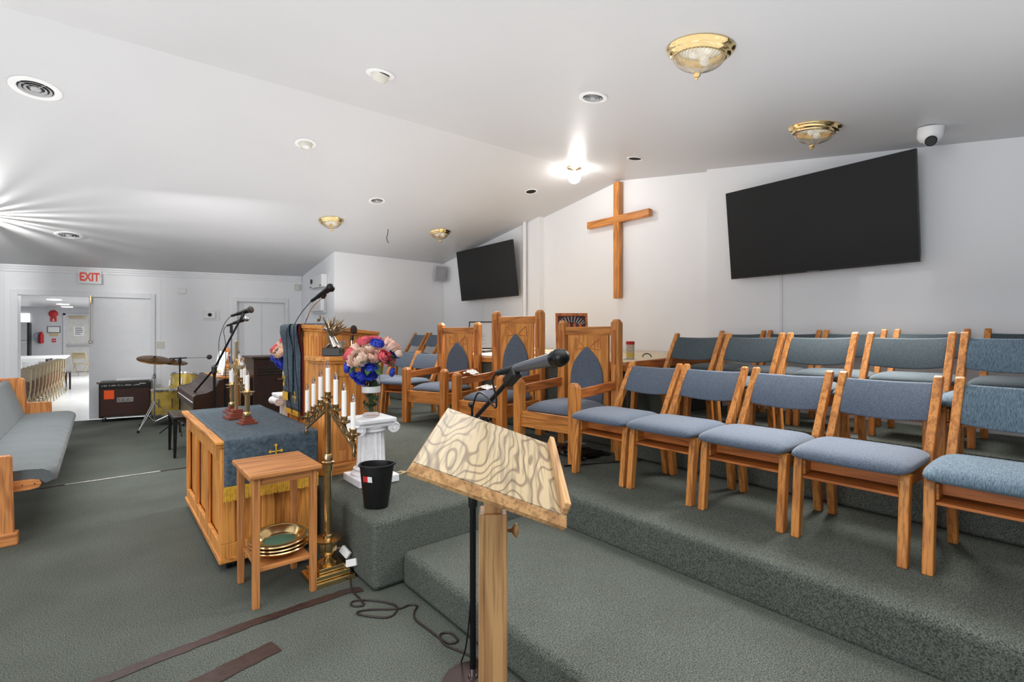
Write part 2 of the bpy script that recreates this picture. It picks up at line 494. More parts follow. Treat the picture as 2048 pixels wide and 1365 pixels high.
MB().hexa([(3.5, 2.67, 1.08), (XW - .01, 2.67, 1.09), (XW - .01, 2.702, 1.09), (3.5, 2.702, 1.08), (3.5, 2.67, 1.145), (XW - .01, 2.67, 1.185), (XW - .01, 2.702, 1.185), (3.5, 2.702, 1.145)]).build('edge_board', OAKD['x'], PB, bevel=.003)
for yy, xx in ((2.95, 4.15), (2.8, 4.8)):
    MB().tube([(xx, yy + .05 * cos(t * pi / 8), 1.16 + .035 * sin(t * pi / 8)) for t in range(9)], .005, 8).build('handle', BLACKM, PB, smooth=True)

# ---------------------------------------------------------------- side chairs
def make_chair(name, label, fab):
    t = thing(name, label, 'chair')
    hw = .213
    for s in (-1, 1):
        y = s * hw
        # front leg: foot, curved shoulder under the cushion
        out = [(-.002, 0), (.047, 0), (.083, .29), (.094, .34), (.12, .385), (.06, .395), (.045, .385), (.035, .35)]
        MB().prism(out, 'y', y - .019, y + .019).build('front_leg', OAK['z'], t, bevel=.006)
        # rear leg and back post: one boomerang, foot splayed back, post leaning back
        out = [(.492, 0), (.54, 0), (.485, .30), (.478, .40), (.705, .765), (.703, .785), (.685, .792), (.665, .78), (.41, .40), (.40, .33), (.418, .28)]
        # smoother: post starts at the seat
        out = [(.495, 0), (.545, 0), (.497, .32), (.52, .42), (.712, .76), (.71, .778), (.694, .786), (.674, .779), (.462, .43), (.44, .36), (.444, .30)]
        MB().prism(out, 'y', y - .019, y + .019).build('rear_post', OAK['z'], t, bevel=.006)
        MB().box(.06, .46, y - s * .019 - .009, y - s * .019 + .009, .305, .375).build('side_rail', OAK['x'], t, bevel=.003)
    b = MB().box(.13, .15, -hw + .02, hw - .02, .315, .385); b.build('apron', OAKD['y'], t, bevel=.003)
    b = MB().hexa([(.045, -hw + .02, .288), (.30, -hw + .02, .300), (.30, hw - .02, .300), (.045, hw - .02, .288),
                   (.045, -hw + .02, .300), (.30, -hw + .02, .312), (.30, hw - .02, .312), (.045, hw - .02, .300)])
    b.build('book_shelf', OAKD['y'], t, bevel=.002)
    # cushion
    def top(u, v):
        # closed pillow: u round the section, v across the width
        x0, x1, z0, z1 = -.012, .452, .378, .448
        y = -.243 + .486 * v
        e = 1 - abs(2 * v - 1) ** 9
        pz = [(x0, z0 + .004), (x0 - .012, z0 + .03), (x0 + .012, z1 - .006), (x0 + .09, z1 + .010), (.22, z1 + .020), (.37, z1 + .012), (x1 - .01, z1 - .006), (x1, z0 + .03), (x1 - .01, z0), (.22, z0 - .001)]
        k = u * len(pz); i = int(k) % len(pz)
        x, z = pz[i]
        zc = (z0 + z1) / 2
        e2 = .35 + .65 * e
        return ((x - .22) * (.955 + .045 * e) + .22 - .012 * (1 if x < .02 else 0) * (1 - abs(2 * v - 1) ** 2), y, zc + (z - zc) * e2)
    vs = []; fs = []
    NU, NV = 10, 15
    for j in range(NV):
        for i in range(NU):
            vs.append(top(i / NU + 1e-4, j / (NV - 1)))
    for j in range(NV - 1):
        for i in range(NU):
            i2 = (i + 1) % NU
            fs.append((j * NU + i, j * NU + i2, (j + 1) * NU + i2, (j + 1) * NU + i))
    fs.append(tuple(range(NU))); fs.append(tuple((NV - 1) * NU + k for k in range(NU)))
    MB().add(vs, fs).build('seat', fab, t, smooth=True, subsurf=1)
    # backrest pad, bowed backwards between the posts, lower edge sagging
    vs = []; fs = []; NV = 13
    for j in range(NV):
        v = j / (NV - 1); y = -.196 + .392 * v; c = 1 - (2 * v - 1) ** 2
        zb = .565 - .018 * c; zt = .748 - .006 * c
        def X(z): return .462 + (z - .43) * (.212 / .349) + .028
        for (z, off) in ((zb, -.016), (zb, .018), (zt, .018), (zt, -.016), ((zb + zt) / 2, -.026)):
            vs.append((X(z) + off + .032 * c, y, z))
    for j in range(NV - 1):
        for i in range(5):
            i2 = (i + 1) % 5
            fs.append((j * 5 + i, j * 5 + i2, (j + 1) * 5 + i2, (j + 1) * 5 + i))
    fs.append(tuple(range(5))); fs.append(tuple((NV - 1) * 5 + k for k in range(5)))
    MB().add(vs, fs).build('backrest', fab, t, smooth=True, bevel=.010, segs=3)
    return t

def swap(root, names, mat, suffix):
    """give the named parts of a copy their own mesh in another material"""
    for ch in root.children:
        if ch.name.split('.')[0] in names:
            ch.data = ch.data.copy(); ch.data.materials[0] = mat

ordn = ['next to the armchairs', 'second from the armchairs', 'third from the armchairs', 'fourth from the armchairs']
c0 = make_chair('upholstered_chair', 'oak chair with blue grey seat in front row, next to the armchairs', FABRIC)
ys = [2.285, 1.80, 1.297, .80, .29]
c0.location = (2.63, ys[0], .38); c0['group'] = 'front row of upholstered chairs'
allc = [c0]
for i, y in enumerate(ys[1:]):
    lab = 'oak chair with blue grey seat in front row, ' + (ordn[i + 1] if i < 3 else '')
    if i == 3: lab = 'oak chair with ribbed pale blue seat ending the front row'
    c = dup(c0, (2.63, y, .38), 0, lab)
    if i == 3: swap(c, ('seat', 'backrest'), RIB, 'r')
    allc.append(c)
gB = 'middle row of upholstered chairs'
ys2 = [2.365, 1.875, 1.39, .87, .385]
l2 = ['dark grey padded oak chair in middle row, beside the cream lid', 'dark grey padded oak chair in middle row, second from the cream lid',
      'dark grey padded oak chair in middle row with creased backrest, below the large screen', 'dark grey padded oak chair in middle row with purple cloth under its seat',
      'ribbed dark blue padded oak chair ending the middle row']
for i, y in enumerate(ys2):
    c = dup(c0, (3.40, y, .61), 0, l2[i], gB)
    if i < 4: swap(c, ('seat', 'backrest'), FABRICD, 'd')
    else: swap(c, ('seat', 'backrest'), RIB, 'd')
gC = 'back row of upholstered chairs against the wall'
ys3 = [2.425, 1.935, 1.45, .935, .395]
l3 = ['oak chair against the wall in back row, partly behind the first middle row chair', 'oak chair against the wall in back row, second from the cream lid',
      'oak chair against the wall in back row, third from the cream lid', 'oak chair against the wall in back row, fourth from the cream lid', 'last oak chair of the back row against the wall, farthest from the cream lid']
for i, y in enumerate(ys3):
    c = dup(c0, (4.33, y, .64), 0, l3[i], gC)
    swap(c, ('seat', 'backrest'), FABRICD, 'd')
gD = 'upholstered chairs between pulpit and armchairs'
for (x, y, z, r, lab) in ((2.73, 6.18, .38, 20, 'oak chair with blue grey back standing behind the flower vase'),
                          (2.77, 5.66, .38, 20, 'oak chair with blue grey back tucked behind the shorter far armchair'),
                          (3.67, 7.80, .64, 0, 'small oak chair on the rear riser by the bare corner wall, nearer the pulpit'),
                          (3.70, 7.31, .64, 0, 'small oak chair on the rear riser by the bare corner wall, nearer the armchairs')):
    dup(c0, (x, y, z), radians(r), lab, gD)

# ---------------------------------------------------------------- armchairs
def gothic(w, z0, z1, n=12):
    """pointed arch outline (y, z)"""
    zs = z0 + (z1 - z0) * .34
    side = [(w / 2 * (1 - (k / n) ** 2.9), zs + (z1 - zs) * k / n) for k in range(n + 1)]
    return [(-w / 2 * .97, z0), (w / 2 * .97, z0)] + side + [(-y, z) for y, z in side[-2::-1]]
def armchair(label, loc, rot, H):
    t = thing('armchair', label, 'armchair', loc, (0, 0, radians(rot)), 'high backed oak armchairs')
    Y = .285
    for s in (-1, 1):
        b = MB().box(-.037, .037, s * Y - .037, s * Y + .037, 0, .60)
        b.hexa([(-.037, s * Y - .037, .60), (.037, s * Y - .037, .60), (.037, s * Y + .037, .60), (-.037, s * Y + .037, .60),
                (-.02, s * Y - .02, .628), (.02, s * Y - .02, .628), (.02, s * Y + .02, .628), (-.02, s * Y + .02, .628)])
        o = b.build('front_leg', OAK['z'], t, bevel=.004)
        b = MB().box(.563, .637, s * Y - .037, s * Y + .037, 0, H - .03)
        b.hexa([(.563, s * Y - .037, H - .03), (.637, s * Y - .037, H - .03), (.637, s * Y + .037, H - .03), (.563, s * Y + .037, H - .03),
                (.58, s * Y - .02, H), (.62, s * Y - .02, H), (.62, s * Y + .02, H), (.58, s * Y + .02, H)])
        o = b.build('back_post', OAK['z'], t, bevel=.004)
        MB().box(.556, .564, s * Y - .012, s * Y + .012, H - .38, H - .09).build('inlay_groove', OAKD['z'], o)
        b = MB().hexa([(.037, s * Y - .014, .50), (.563, s * Y - .014, .535), (.563, s * Y + .014, .535), (.037, s * Y + .014, .50),
                       (.037, s * Y - .014, .575), (.563, s * Y - .014, .61), (.563, s * Y + .014, .61), (.037, s * Y + .014, .575)])
        b.build('armrest', OAKD['x'], t, bevel=.004)
        MB().box(.037, .563, s * Y - .014, s * Y + .014, .235, .355).build('side_rail', OAK['x'], t, bevel=.003)
    MB().box(-.015, .015, -Y + .037, Y - .037, .235, .365).build('front_rail', OAK['y'], t, bevel=.003)
    MB().box(.585, .612, -Y + .037, Y - .037, .24, .34).build('rear_rail', OAK['y'], t, bevel=.003)
    MB().box(.577, .623, -Y + .037, Y - .037, H - .135, H - .06).build('top_rail', OAK['y'], t, bevel=.004)
    MB().box(.575, .605, -.215, .215, .34, H - .135).build('back_panel', ALT['z'], t, bevel=.004)
    MB().prism(gothic(.345, .36, H - .235), 'x', .552, .58).build('back_cushion', FABRIC, t, bevel=.010, segs=3)
    for s in (-1, 1):
        b = MB()
        q = [(s * .028, H - .245), (s * .125, H - .165), (s * .135, H - .26)]
        pts = []
        for i in range(3):
            a, c = V(q[i]), V(q[(i + 1) % 3])
            for k in range(5):
                m = a.lerp(c, k / 5); cen = V(((q[0][0] + q[1][0] + q[2][0]) / 3, (q[0][1] + q[1][1] + q[2][1]) / 3))
                m = m + (m - cen) * (.16 * sin(pi * k / 5))
                pts.append((.574, m.x, m.y))
        b.tube(pts, .0035, 6, closed=True)
        b.build('carving', OAKD['z'], t)
    # seat cushion
    def f(u, v):
        return None
    vs = []; fs = []; NX, NY = 9, 9
    for layer in (0, 1):
        for i in range(NX):
            for j in range(NY):
                a = 2 * i / (NX - 1) - 1; c = 2 * j / (NY - 1) - 1
                e = (1 - abs(a) ** 4) * (1 - abs(c) ** 4)
                x = .285 + a * (.27 + .012 * e); y = c * (.24 + .012 * e)
                z = .36 if layer == 0 else .395 + .055 * e ** .5
                vs.append((x, y, z))
    L = NX * NY
    for layer in (0, 1):
        for i in range(NX - 1):
            for j in range(NY - 1):
                q = [layer * L + i * NY + j, layer * L + (i + 1) * NY + j, layer * L + (i + 1) * NY + j + 1, layer * L + i * NY + j + 1]
                fs.append(tuple(q))
    ring = [i * NY for i in range(NX)] + [(NX - 1) * NY + j for j in range(1, NY)] + [i * NY + NY - 1 for i in range(NX - 2, -1, -1)] + [j for j in range(NY - 2, 0, -1)]
    for k in range(len(ring)):
        k2 = (k + 1) % len(ring)
        fs.append((ring[k], ring[k2], ring[k2] + L, ring[k] + L))
    MB().add(vs, fs).build('seat', FABRIC, t, smooth=True, subsurf=1)
    return t
armchair('oak armchair with arched blue back beside the front row of chairs', (2.755, 2.92, .38), 7, 1.13)
armchair('tallest oak armchair with arched blue back between two shorter ones', (2.755, 3.84, .38), 12, 1.25)
armchair('shorter oak armchair with arched blue back nearer the pulpit', (2.80, 4.93, .38), 17, 1.15)

# ---------------------------------------------------------------- communion table
tb = thing('communion_table', 'panelled golden oak table on casters under a blue cloth', 'table')
x0, x1, y0, y1, zb, zt = .535, 1.045, 3.29, 4.76, .05, .765
MB().box(x0 + .03, x1 - .03, y0 + .03, y1 - .03, zb + .02, zt - .03).build('inner_panel', ALT['z'], tb)
for nm, xs in (('side_frame', x0), ('side_frame', x1 - .022)):
    b = MB()
    b.box(xs, xs + .022, y0 + .003, y1 - .003, zb, zb + .11); b.box(xs, xs + .022, y0 + .003, y1 - .003, zt - .13, zt - .02)
    for yy in (y0 + .003, y0 + .46, y0 + .935, y1 - .078): b.box(xs - .0005, xs + .0215, yy, yy + .075, zb + .11, zt - .13)
    b.build(nm, ALT['z'], tb, bevel=.004)
for ysd in (y0, y1 - .022):
    b = MB()
    b.box(x0 + .003, x1 - .003, ysd, ysd + .022, zb, zb + .11); b.box(x0 + .003, x1 - .003, ysd, ysd + .022, zt - .13, zt - .02)
    for xx in (x0 + .003, x0 + .22, x1 - .078): b.box(xx + .001, xx + .073, ysd - .0005, ysd + .0215, zb + .11, zt - .13)
    b.build('end_frame', ALT['z'], tb, bevel=.004)
b = MB().box(x0 - .03, x1 + .03, y0 - .03, y1 + .03, zt - .022, zt)
b.box(x0 - .015, x1 + .015, y0 - .015, y1 + .015, zt - .045, zt - .022)
b.build('top', ALT['y'], tb, bevel=.006)
b = MB().box(x0 - .008, x1 + .008, y0 - .008, y1 + .008, zb, zb + .03); b.build('base_moulding', ALT['y'], tb, bevel=.006)
for xx in (x0 + .05, x1 - .05):
    for yy in (y0 + .05, y1 - .05):
        MB().lathe([(.004, -.012), (.024, -.012), (.026, 0), (.024, .012), (.004, .012)], 16, T(xx, yy, .026) @ RY(pi / 2)).build('caster', BLACKM, tb, smooth=True)
# cloth over the top with a hanging end
cl = thing('table_cloth', 'blue damask runner with gold fringe and cross over the oak table', 'cloth')
xa, xb = x0 + .012, x1 + .028
b = MB()
nx, ns = 24, 60
def clothp(u, s):
    # s: 0..1.52 along the top, then over the near edge and down
    x = xa + (xb - xa) * u
    top = 1.50
    if s < top: return (x, y1 + .0 - s, zt + .004 + .0008 * sin(9 * x + 7 * s))
    d = s - top
    yy = y1 - top
    if d < .03: a = d / .03 * pi / 2; return (x, yy - .008 * sin(a) * 1.2, zt + .004 - .008 * (1 - cos(a)))
    d -= .03
    return (x, yy - .0105 - .004 * sin(11 * x + 1) * min(1, d * 6), zt - .004 - d)
S = [1.50 * k / 24 for k in range(25)] + [1.50 + .03 * k / 5 for k in range(1, 6)] + [1.53 + .27 * k / 12 for k in range(1, 13)]
vs = [clothp(i / nx, s) for s in S for i in range(nx + 1)]
fs = [(j * (nx + 1) + i, j * (nx + 1) + i + 1, (j + 1) * (nx + 1) + i + 1, (j + 1) * (nx + 1) + i) for j in range(len(S) - 1) for i in range(nx)]
b.add(vs, fs).build('runner', DAMASK, cl, smooth=True, solid=.003)
yf = y1 - 1.5 - .014
b = MB(); random.seed(3)
k = 0
while xa + k * .0042 < xb:
    xx = xa + k * .0042; dz = random.uniform(-.004, .004)
    b.bar((xx, yf - random.uniform(0, .003), zt - .27), (xx + random.uniform(-.002, .002), yf - .002, zt - .345 + dz), .0034, .004)
    k += 1
b.box(xa, xb, yf - .004, yf + .002, zt - .285, zt - .262)
b.build('fringe', GOLD, cl)
def flory(b, c, s, yy, M=None):
    """budded cross in the xz plane"""
    b.box(c[0] - .09 * s, c[0] + .09 * s, yy - .003, yy, c[1] - s, c[1] + .62 * s, M) if False else None
    b.box(c[0] - .07 * s, c[0] + .07 * s, yy - .003, yy, c[1] - 1.0 * s, c[1] + .75 * s, M)
    b.box(c[0] - .7 * s, c[0] + .7 * s, yy - .003, yy, c[1] - .07 * s, c[1] + .07 * s, M)
    for (dx, dz) in ((0, .85), (.75, 0), (-.75, 0)):
        for (ax, az) in ((.12, 0), (-.12, 0), (0, .12), (0, -.12)):
            b.lathe([(.11 * s, -.003), (.11 * s, 0)], 10, (M or Matrix()) @ T(c[0] + (dx + ax) * s, yy, c[1] + (dz + az) * s) @ RX(pi / 2))
b = MB(); flory(b, ((xa + xb) / 2 + .012, .672), .042, yf - .004)
b.build('cross_emblem', GOLD, cl)

# ---------------------------------------------------------------- candlesticks and cross on the table
ROSE = plain('reddish_wood', (128, 62, 44), 0.4, 0, 0.12, 30)
def candlestick(label, x, y, z):
    t = thing('candlestick', label, 'candlestick', (x, y, z), (0, 0, .15), 'altar candlesticks')
    b = MB().box(-.052, .052, -.052, .052, 0, .014); b.box(-.038, .038, -.038, .038, .014, .030); b.box(-.026, .026, -.026, .026, .030, .048)
    b.build('base', ROSE, t, bevel=.002)
    MB().lathe([(.012, .048), (.024, .052), (.028, .062), (.026, .074), (.014, .080), (.016, .085), (.0155, .20), (.02, .205), (.045, .212), (.047, .218), (.02, .222), (.016, .235)], 24).build('stem', BRASS, t, smooth=True, bevel=0)
    MB().lathe([(.0145, .222), (.0145, .325), (.012, .327)], 20).build('candle', CANDLE, t, smooth=False)
candlestick('brass candlestick with white candle closest to the hanging end of the cloth', .775, 3.78, zt + .006)
candlestick('brass candlestick with white candle at the far end of the cloth', .80, 4.42, zt + .006)
t = thing('altar_cross', 'slim brass cross on stepped red wooden base between the candlesticks', 'cross', (.765, 4.08, zt + .006), (0, 0, .12))
b = MB().box(-.07, .07, -.07, .07, 0, .02); b.box(-.052, .052, -.052, .052, .02, .042); b.box(-.034, .034, -.034, .034, .042, .066)
b.build('base', ROSE, t, bevel=.002)
b = MB().box(-.008, .008, -.014, .014, .066, .56); b.box(-.008, .008, -.12, .12, .36, .388)
b.lathe([(.05, -.006), (.06, -.006), (.06, .006), (.05, .006)], 24, T(0, 0, .374) @ RY(pi / 2), cap=False)
b.build('cross', BRASS, t, bevel=.002)

# ---------------------------------------------------------------- side stand with offering plates
st = thing('side_stand', 'tall small brown wooden stand with lower shelf before the oak table', 'stand', (.743, 2.925, 0))
for sx in (-1, 1):
    for sy in (-1, 1):
        MB().hexa([(sx * .14 - .016, sy * .172 - .016, 0), (sx * .14 + .016, sy * .172 - .016, 0), (sx * .14 + .016, sy * .172 + .016, 0), (sx * .14 - .016, sy * .172 + .016, 0),
                   (sx * .14 - .018, sy * .172 - .018, .655), (sx * .14 + .018, sy * .172 - .018, .655), (sx * .14 + .018, sy * .172 + .018, .655), (sx * .14 - .018, sy * .172 + .018, .655)]).build('leg', PINE['z'], st, bevel=.003)
MB().box(-.178, .178, -.208, .208, .655, .680).build('top', PINE['x'], st, bevel=.006)
b = MB().box(-.14, .14, -.182, -.166, .615, .655); b.box(-.14, .14, .166, .182, .615, .655); b.box(-.15, -.134, -.17, .17, .615, .655); b.box(.134, .15, -.17, .17, .615, .655)
b.build('apron_frame', PINE['x'], st, bevel=.002)
MB().box(-.13, .13, -.17, .17, .175, .195).build('shelf', PINE['x'], st, bevel=.003)
def plate(label, z, tilt, felt):
    t = thing('offering_plate', label, 'plate', (.752, 2.90, z), (tilt[0], tilt[1], 0), 'offering plates on the stand shelf')
    MB().lathe([(.004, 0), (.085, 0), (.10, .006), (.118, .034), (.128, .040), (.147, .037), (.150, .041), (.147, .046), (.128, .049), (.113, .043), (.096, .014), (.083, .006), (.004, .006)], 56, cap=False).build('dish', BRASS, t, smooth=True)
    if felt: MB().lathe([(.001, .0065), (.08, .0065), (.08, .009), (.001, .009)], 32).build('felt_pad', GREENFELT, t)
plate('top brass offering plate with green felt bottom', .247, (.08, -.04), True)
plate('middle brass offering plate of the stack on the stand shelf', .222, (.05, -.02), False)
plate('lowest brass offering plate resting on the stand shelf', .197, (0, 0), False)

# ---------------------------------------------------------------- floor candelabra
BULBG = glass('bulb_glass', (250, 250, 255), .05)
def candelabrum(label, x, y):
    t = thing('floor_candelabrum', label, 'candelabrum', (x, y, 0), (0, 0, 0), 'seven light floor candelabra')
    b = MB()
    for i, (w, z) in enumerate(((.115, 0), (.095, .028), (.072, .056))): b.box(-w, w, -w, w, z, z + .026)
    b.build('base', BRASS, t, bevel=.003)
    MB().lathe([(.05, .082), (.055, .09), (.02, .11), (.025, .12), (.045, .14), (.052, .165), (.05, .20), (.058, .208), (.078, .215), (.08, .222), (.03, .226), (.028, .24), (.02, .245), (.02, .60), (.027, .605), (.028, .64), (.034, .645), (.034, .655), (.028, .66), (.026, .69), (.022, .70)], 32).build('urn_pedestal', BRASSM, t, smooth=True, bevel=0)
    MB().lathe([(.017, .69), (.017, .985), (.021, .99), (.018, 1.0), (.01, 1.01)], 24).build('pole', BRASSD, t, smooth=True)
    MB().tube([(.0, .03, .65), (0, .06, .65)], .008, 10).build('clamp_knob', BRASS, t)
    for s in (-1, 1):
        b = MB()
        b.tube([(0, s * .015, 1.0), (0, s * .375, .835)], .008, 8)
        b.tube([(0, s * .015, .945), (0, s * .385, .785)], .006, 8)
        for q in range(7):
            y_ = .05 + q * .052; b.tube([(0, s * y_, 1.0 - y_ * .45), (0, s * (y_ + .026), .95 - (y_ + .026) * .43)], .004, 6); b.tube([(0, s * (y_ + .052), 1.0 - (y_ + .052) * .45), (0, s * (y_ + .026), .95 - (y_ + .026) * .43)], .003, 6)
        b.lathe([(.001, .745), (.006, .755), (.012, .772), (.008, .785), (.01, .82)], 12, T(0, s * .382, 0))
        b.build('arm', BRASSD, t, smooth=True)
    for k in range(-3, 4):
        yy = k * .122; zc = 1.02 - abs(k) * .05 - (.008 if k else 0)
        o = MB().lathe([(.008, zc - .06), (.010, zc - .03), (.016, zc - .026), (.010, zc - .02), (.014, zc - .01), (.036, zc - .002), (.040, zc + .004), (.018, zc + .006), (.017, zc + .026), (.021, zc + .032), (.012, zc + .03)], 20, T(0, yy, 0)).build('candle_cup', BRASSD, t, smooth=True)
        c = MB().lathe([(.0125, zc + .02), (.0125, zc + .165), (.009, zc + .167)], 16, T(0, yy, 0)).build('candle', CANDLE, t, smooth=False)
        MB().lathe([(.008, zc + .167), (.010, zc + .18), (.0095, zc + .192), (.004, zc + .205), (.001, zc + .212)], 12, T(0, yy, 0)).build('flame_bulb', BULBG, c, smooth=True)
    return t
candelabrum('tall brass seven branch candelabrum on square stepped base beside the wooden stand', 1.0, 2.86)
candelabrum('tall brass seven branch candelabrum behind the far end of the oak table', .985, 5.15)

# ---------------------------------------------------------------- pulpit
pu = thing('pulpit', 'large golden oak pulpit with slanted top and a lower side ledge', 'pulpit')
plan = [(1.22, 4.0), (1.22, 4.45), (1.29, 4.63), (1.72, 4.63), (1.72, 3.82), (1.29, 3.82)]
def ztop(x): return 1.455 - (x - 1.22) * .10
def slab(b, pl, fz0, fz1):
    n = len(pl)
    vs = [(x, y, fz0(x)) for x, y in pl] + [(x, y, fz1(x)) for x, y in pl]
    fs = [tuple(range(n)), tuple(range(2 * n - 1, n - 1, -1))] + [(i, i + n, (i + 1) % n + n, (i + 1) % n) for i in range(n)]
    return b.add(vs, fs)
slab(MB(), plan, lambda x: .382, lambda x: ztop(x) - .03).build('body', ALT['z'], pu, bevel=.004)
def off(pl, d):
    cx = sum(p[0] for p in pl) / len(pl); cy = sum(p[1] for p in pl) / len(pl); r = []
    for x, y in pl:
        v = V((x - cx, y - cy)); v = v * (1 + d / max(abs(v.x), abs(v.y), .15) * 1.0); r.append((cx + v.x, cy + v.y))
    return r
b = MB(); slab(b, off(plan, .028), lambda x: ztop(x) - .03, lambda x: ztop(x)); slab(b, off(plan, .014), lambda x: ztop(x) - .048, lambda x: ztop(x) - .03)
b.build('slanted_top', ALT['x'], pu, bevel=.004)
slab(MB(), off(plan, .02), lambda x: .382, lambda x: .45).build('plinth', ALT['x'], pu, bevel=.004)
# flutes on the chamfered face, and framed side panel
b = MB()
for k in range(5):
    q = V((1.225, 3.99)).lerp(V((1.285, 3.83)), .12 + k * .19)
    b.lathe([(.008, .47), (.011, .48), (.011, 1.36), (.008, 1.37)], 10, T(q.x, q.y, 0))
b.build('reeded_strip', ALT['z'], pu, smooth=True)
b = MB(); b.box(1.30, 1.35, 3.806, 3.82, .46, 1.37); b.box(1.66, 1.715, 3.806, 3.82, .46, 1.35); b.box(1.35, 1.66, 3.806, 3.82, .46, .56); b.box(1.35, 1.66, 3.806, 3.82, 1.28, 1.37)
b.build('side_frame', ALT['z'], pu, bevel=.004)
b = MB().box(1.214, 1.22, 4.0, 4.03, .46, 1.36); b.box(1.214, 1.22, 4.42, 4.45, .46, 1.36)
b.build('front_frame', ALT['z'], pu, bevel=.002)
wing = [(1.19, 3.60), (1.19, 3.818), (1.45, 3.818), (1.45, 3.54), (1.25, 3.54)]
slab(MB(), wing, lambda x: .382, lambda x: 1.19).build('wing', ALT['z'], pu, bevel=.004)
b = MB(); slab(b, [(1.155, 3.585), (1.155, 3.80), (1.47, 3.80), (1.47, 3.505), (1.235, 3.505)], lambda x: 1.19, lambda x: 1.222); slab(b, [(1.175, 3.595), (1.175, 3.80), (1.46, 3.80), (1.46, 3.52), (1.245, 3.52)], lambda x: 1.172, lambda x: 1.19)
b.build('ledge', ALT['x'], pu, bevel=.004)
slab(MB(), [(1.17, 3.59), (1.17, 3.80), (1.47, 3.80), (1.47, 3.52), (1.24, 3.52)], lambda x: .382, lambda x: .46).build('plinth', ALT['x'], pu, bevel=.004)
b = MB(); b.box(1.262, 1.30, 3.53, 3.54, .47, 1.16); b.box(1.41, 1.448, 3.53, 3.54, .47, 1.16); b.box(1.30, 1.41, 3.53, 3.54, .47, .55); b.box(1.30, 1.41, 3.53, 3.54, 1.08, 1.16)
b.build('wing_frame', ALT['z'], pu, bevel=.003)
# stole hung over the pulpit front
sc = thing('pulpit_stole', 'blue cloth stole with gold motifs hanging over the pulpit front', 'cloth')
MAROON = speckle('maroon_lining', (70, 20, 26), (104, 36, 40), 200, .9)
def strip(name, ya, yb2, zbot, x, mat, wav, par):
    vs = []; NS = 26; NU = 8
    path = [(x + .34, ztop(x + .34) + .006), (x + .02, ztop(x) + .006), (x - .03, ztop(x) + .007), (x - .044, ztop(x) - .008), (x - .046, ztop(x) - .06)]
    zz = ztop(x) - .06
    for k in range(1, 20): path.append((x - .046 + .030 * min(1, k / 5), zz - (zz - zbot) * k / 19))
    for j, (px_, pz) in enumerate(path):
        for i in range(NU + 1):
            y = ya + (yb2 - ya) * i / NU
            vs.append((px_ - wav * abs(sin(i * 1.1)) * min(1, j / 9), y, pz))
    n = len(path)
    fs = [(j * (NU + 1) + i, j * (NU + 1) + i + 1, (j + 1) * (NU + 1) + i + 1, (j + 1) * (NU + 1) + i) for j in range(n - 1) for i in range(NU)]
    return MB().add(vs, fs).build(name, mat, par, smooth=True, solid=.003)
strip('lower_layer', 4.045, 4.42, .77, 1.218, DAMASK, .006, sc)
strip('lining', 4.0, 4.045, .72, 1.232, MAROON, .002, sc)
strip('upper_layer', 4.20, 4.44, .905, 1.204, DAMASK, .008, sc)
b = MB()
for k in range(58): b.bar((1.196, 4.047 + k * .0065, .775), (1.196, 4.047 + k * .0065, .735 + .003 * sin(k)), .005, .004)
for k in range(24): b.bar((1.178, 4.30 + k * .006, .91), (1.178, 4.30 + k * .006, .845 + .003 * sin(k)), .005, .004)
b.build('fringe', GOLD, sc)
b = MB(); M1 = T(1.160, 4.34, 1.03) @ RZ(pi / 2) @ T(0, 0, 0); flory(b, (0, 0), .04, 0, M1)
b.lathe([(.02, 0), (.02, .003)], 12, T(1.166, 4.36, .975) @ RY(-pi / 2)); flory(b, (0, 0), .045, 0, T(1.183, 4.13, .885) @ RZ(pi / 2))
b.build('gold_motif', GOLD, sc)

# ---------------------------------------------------------------- microphones
GRILLE = plain('mic_grille', (58, 56, 56), .5, .6, .5, 300, bumps=.8)
GREY = plain('grey_mic_body', (96, 98, 106), .38, .5, .05)
def mic(label, tail, head, grille=GRILLE, body=GREY, cable=None, r=1.0, connector=True):
    t = thing('microphone', label, 'microphone', tuple((V(tail) + V(head)) / 2))
    o = V(t.location)
    d = (V(head) - V(tail)); L = d.length
    M = along(V(tail) - o, d)
    MB().lathe([(.010 * r, L * .28), (.0125 * r, L * .30), (.0145 * r, L * .45), (.0185 * r, L * .80), (.0195 * r, L * .82)], 24, M).build('body', body, t, smooth=True)
    MB().lathe([(.006 * r, 0), (.0085 * r, .004), (.0095 * r, L * .1), (.0105 * r, L * .29)], 20, M).build('connector', BLACK, t, smooth=True)
    R = .0245 * r
    MB().lathe([(.019 * r, L * .81), (.0235 * r, L * .85), (R, L * .89), (R, L * .905), (R * .93, L * .94), (R * .75, L * .975), (R * .45, L * .997), (.001, L * 1.003)], 28, M).build('grille', grille, t, smooth=True)
    MB().lathe([(R * 1.03, L * .888), (R * 1.05, L * .892), (R * 1.05, L * .902), (R * 1.03, L * .906)], 28, M, cap=False).build('ring', BLACKM, t)
    if cable:
        MB().tube([p - o for p in bez(cable, 8)], .0033, 8).build('cable', BLACK, t, smooth=True)
    return t
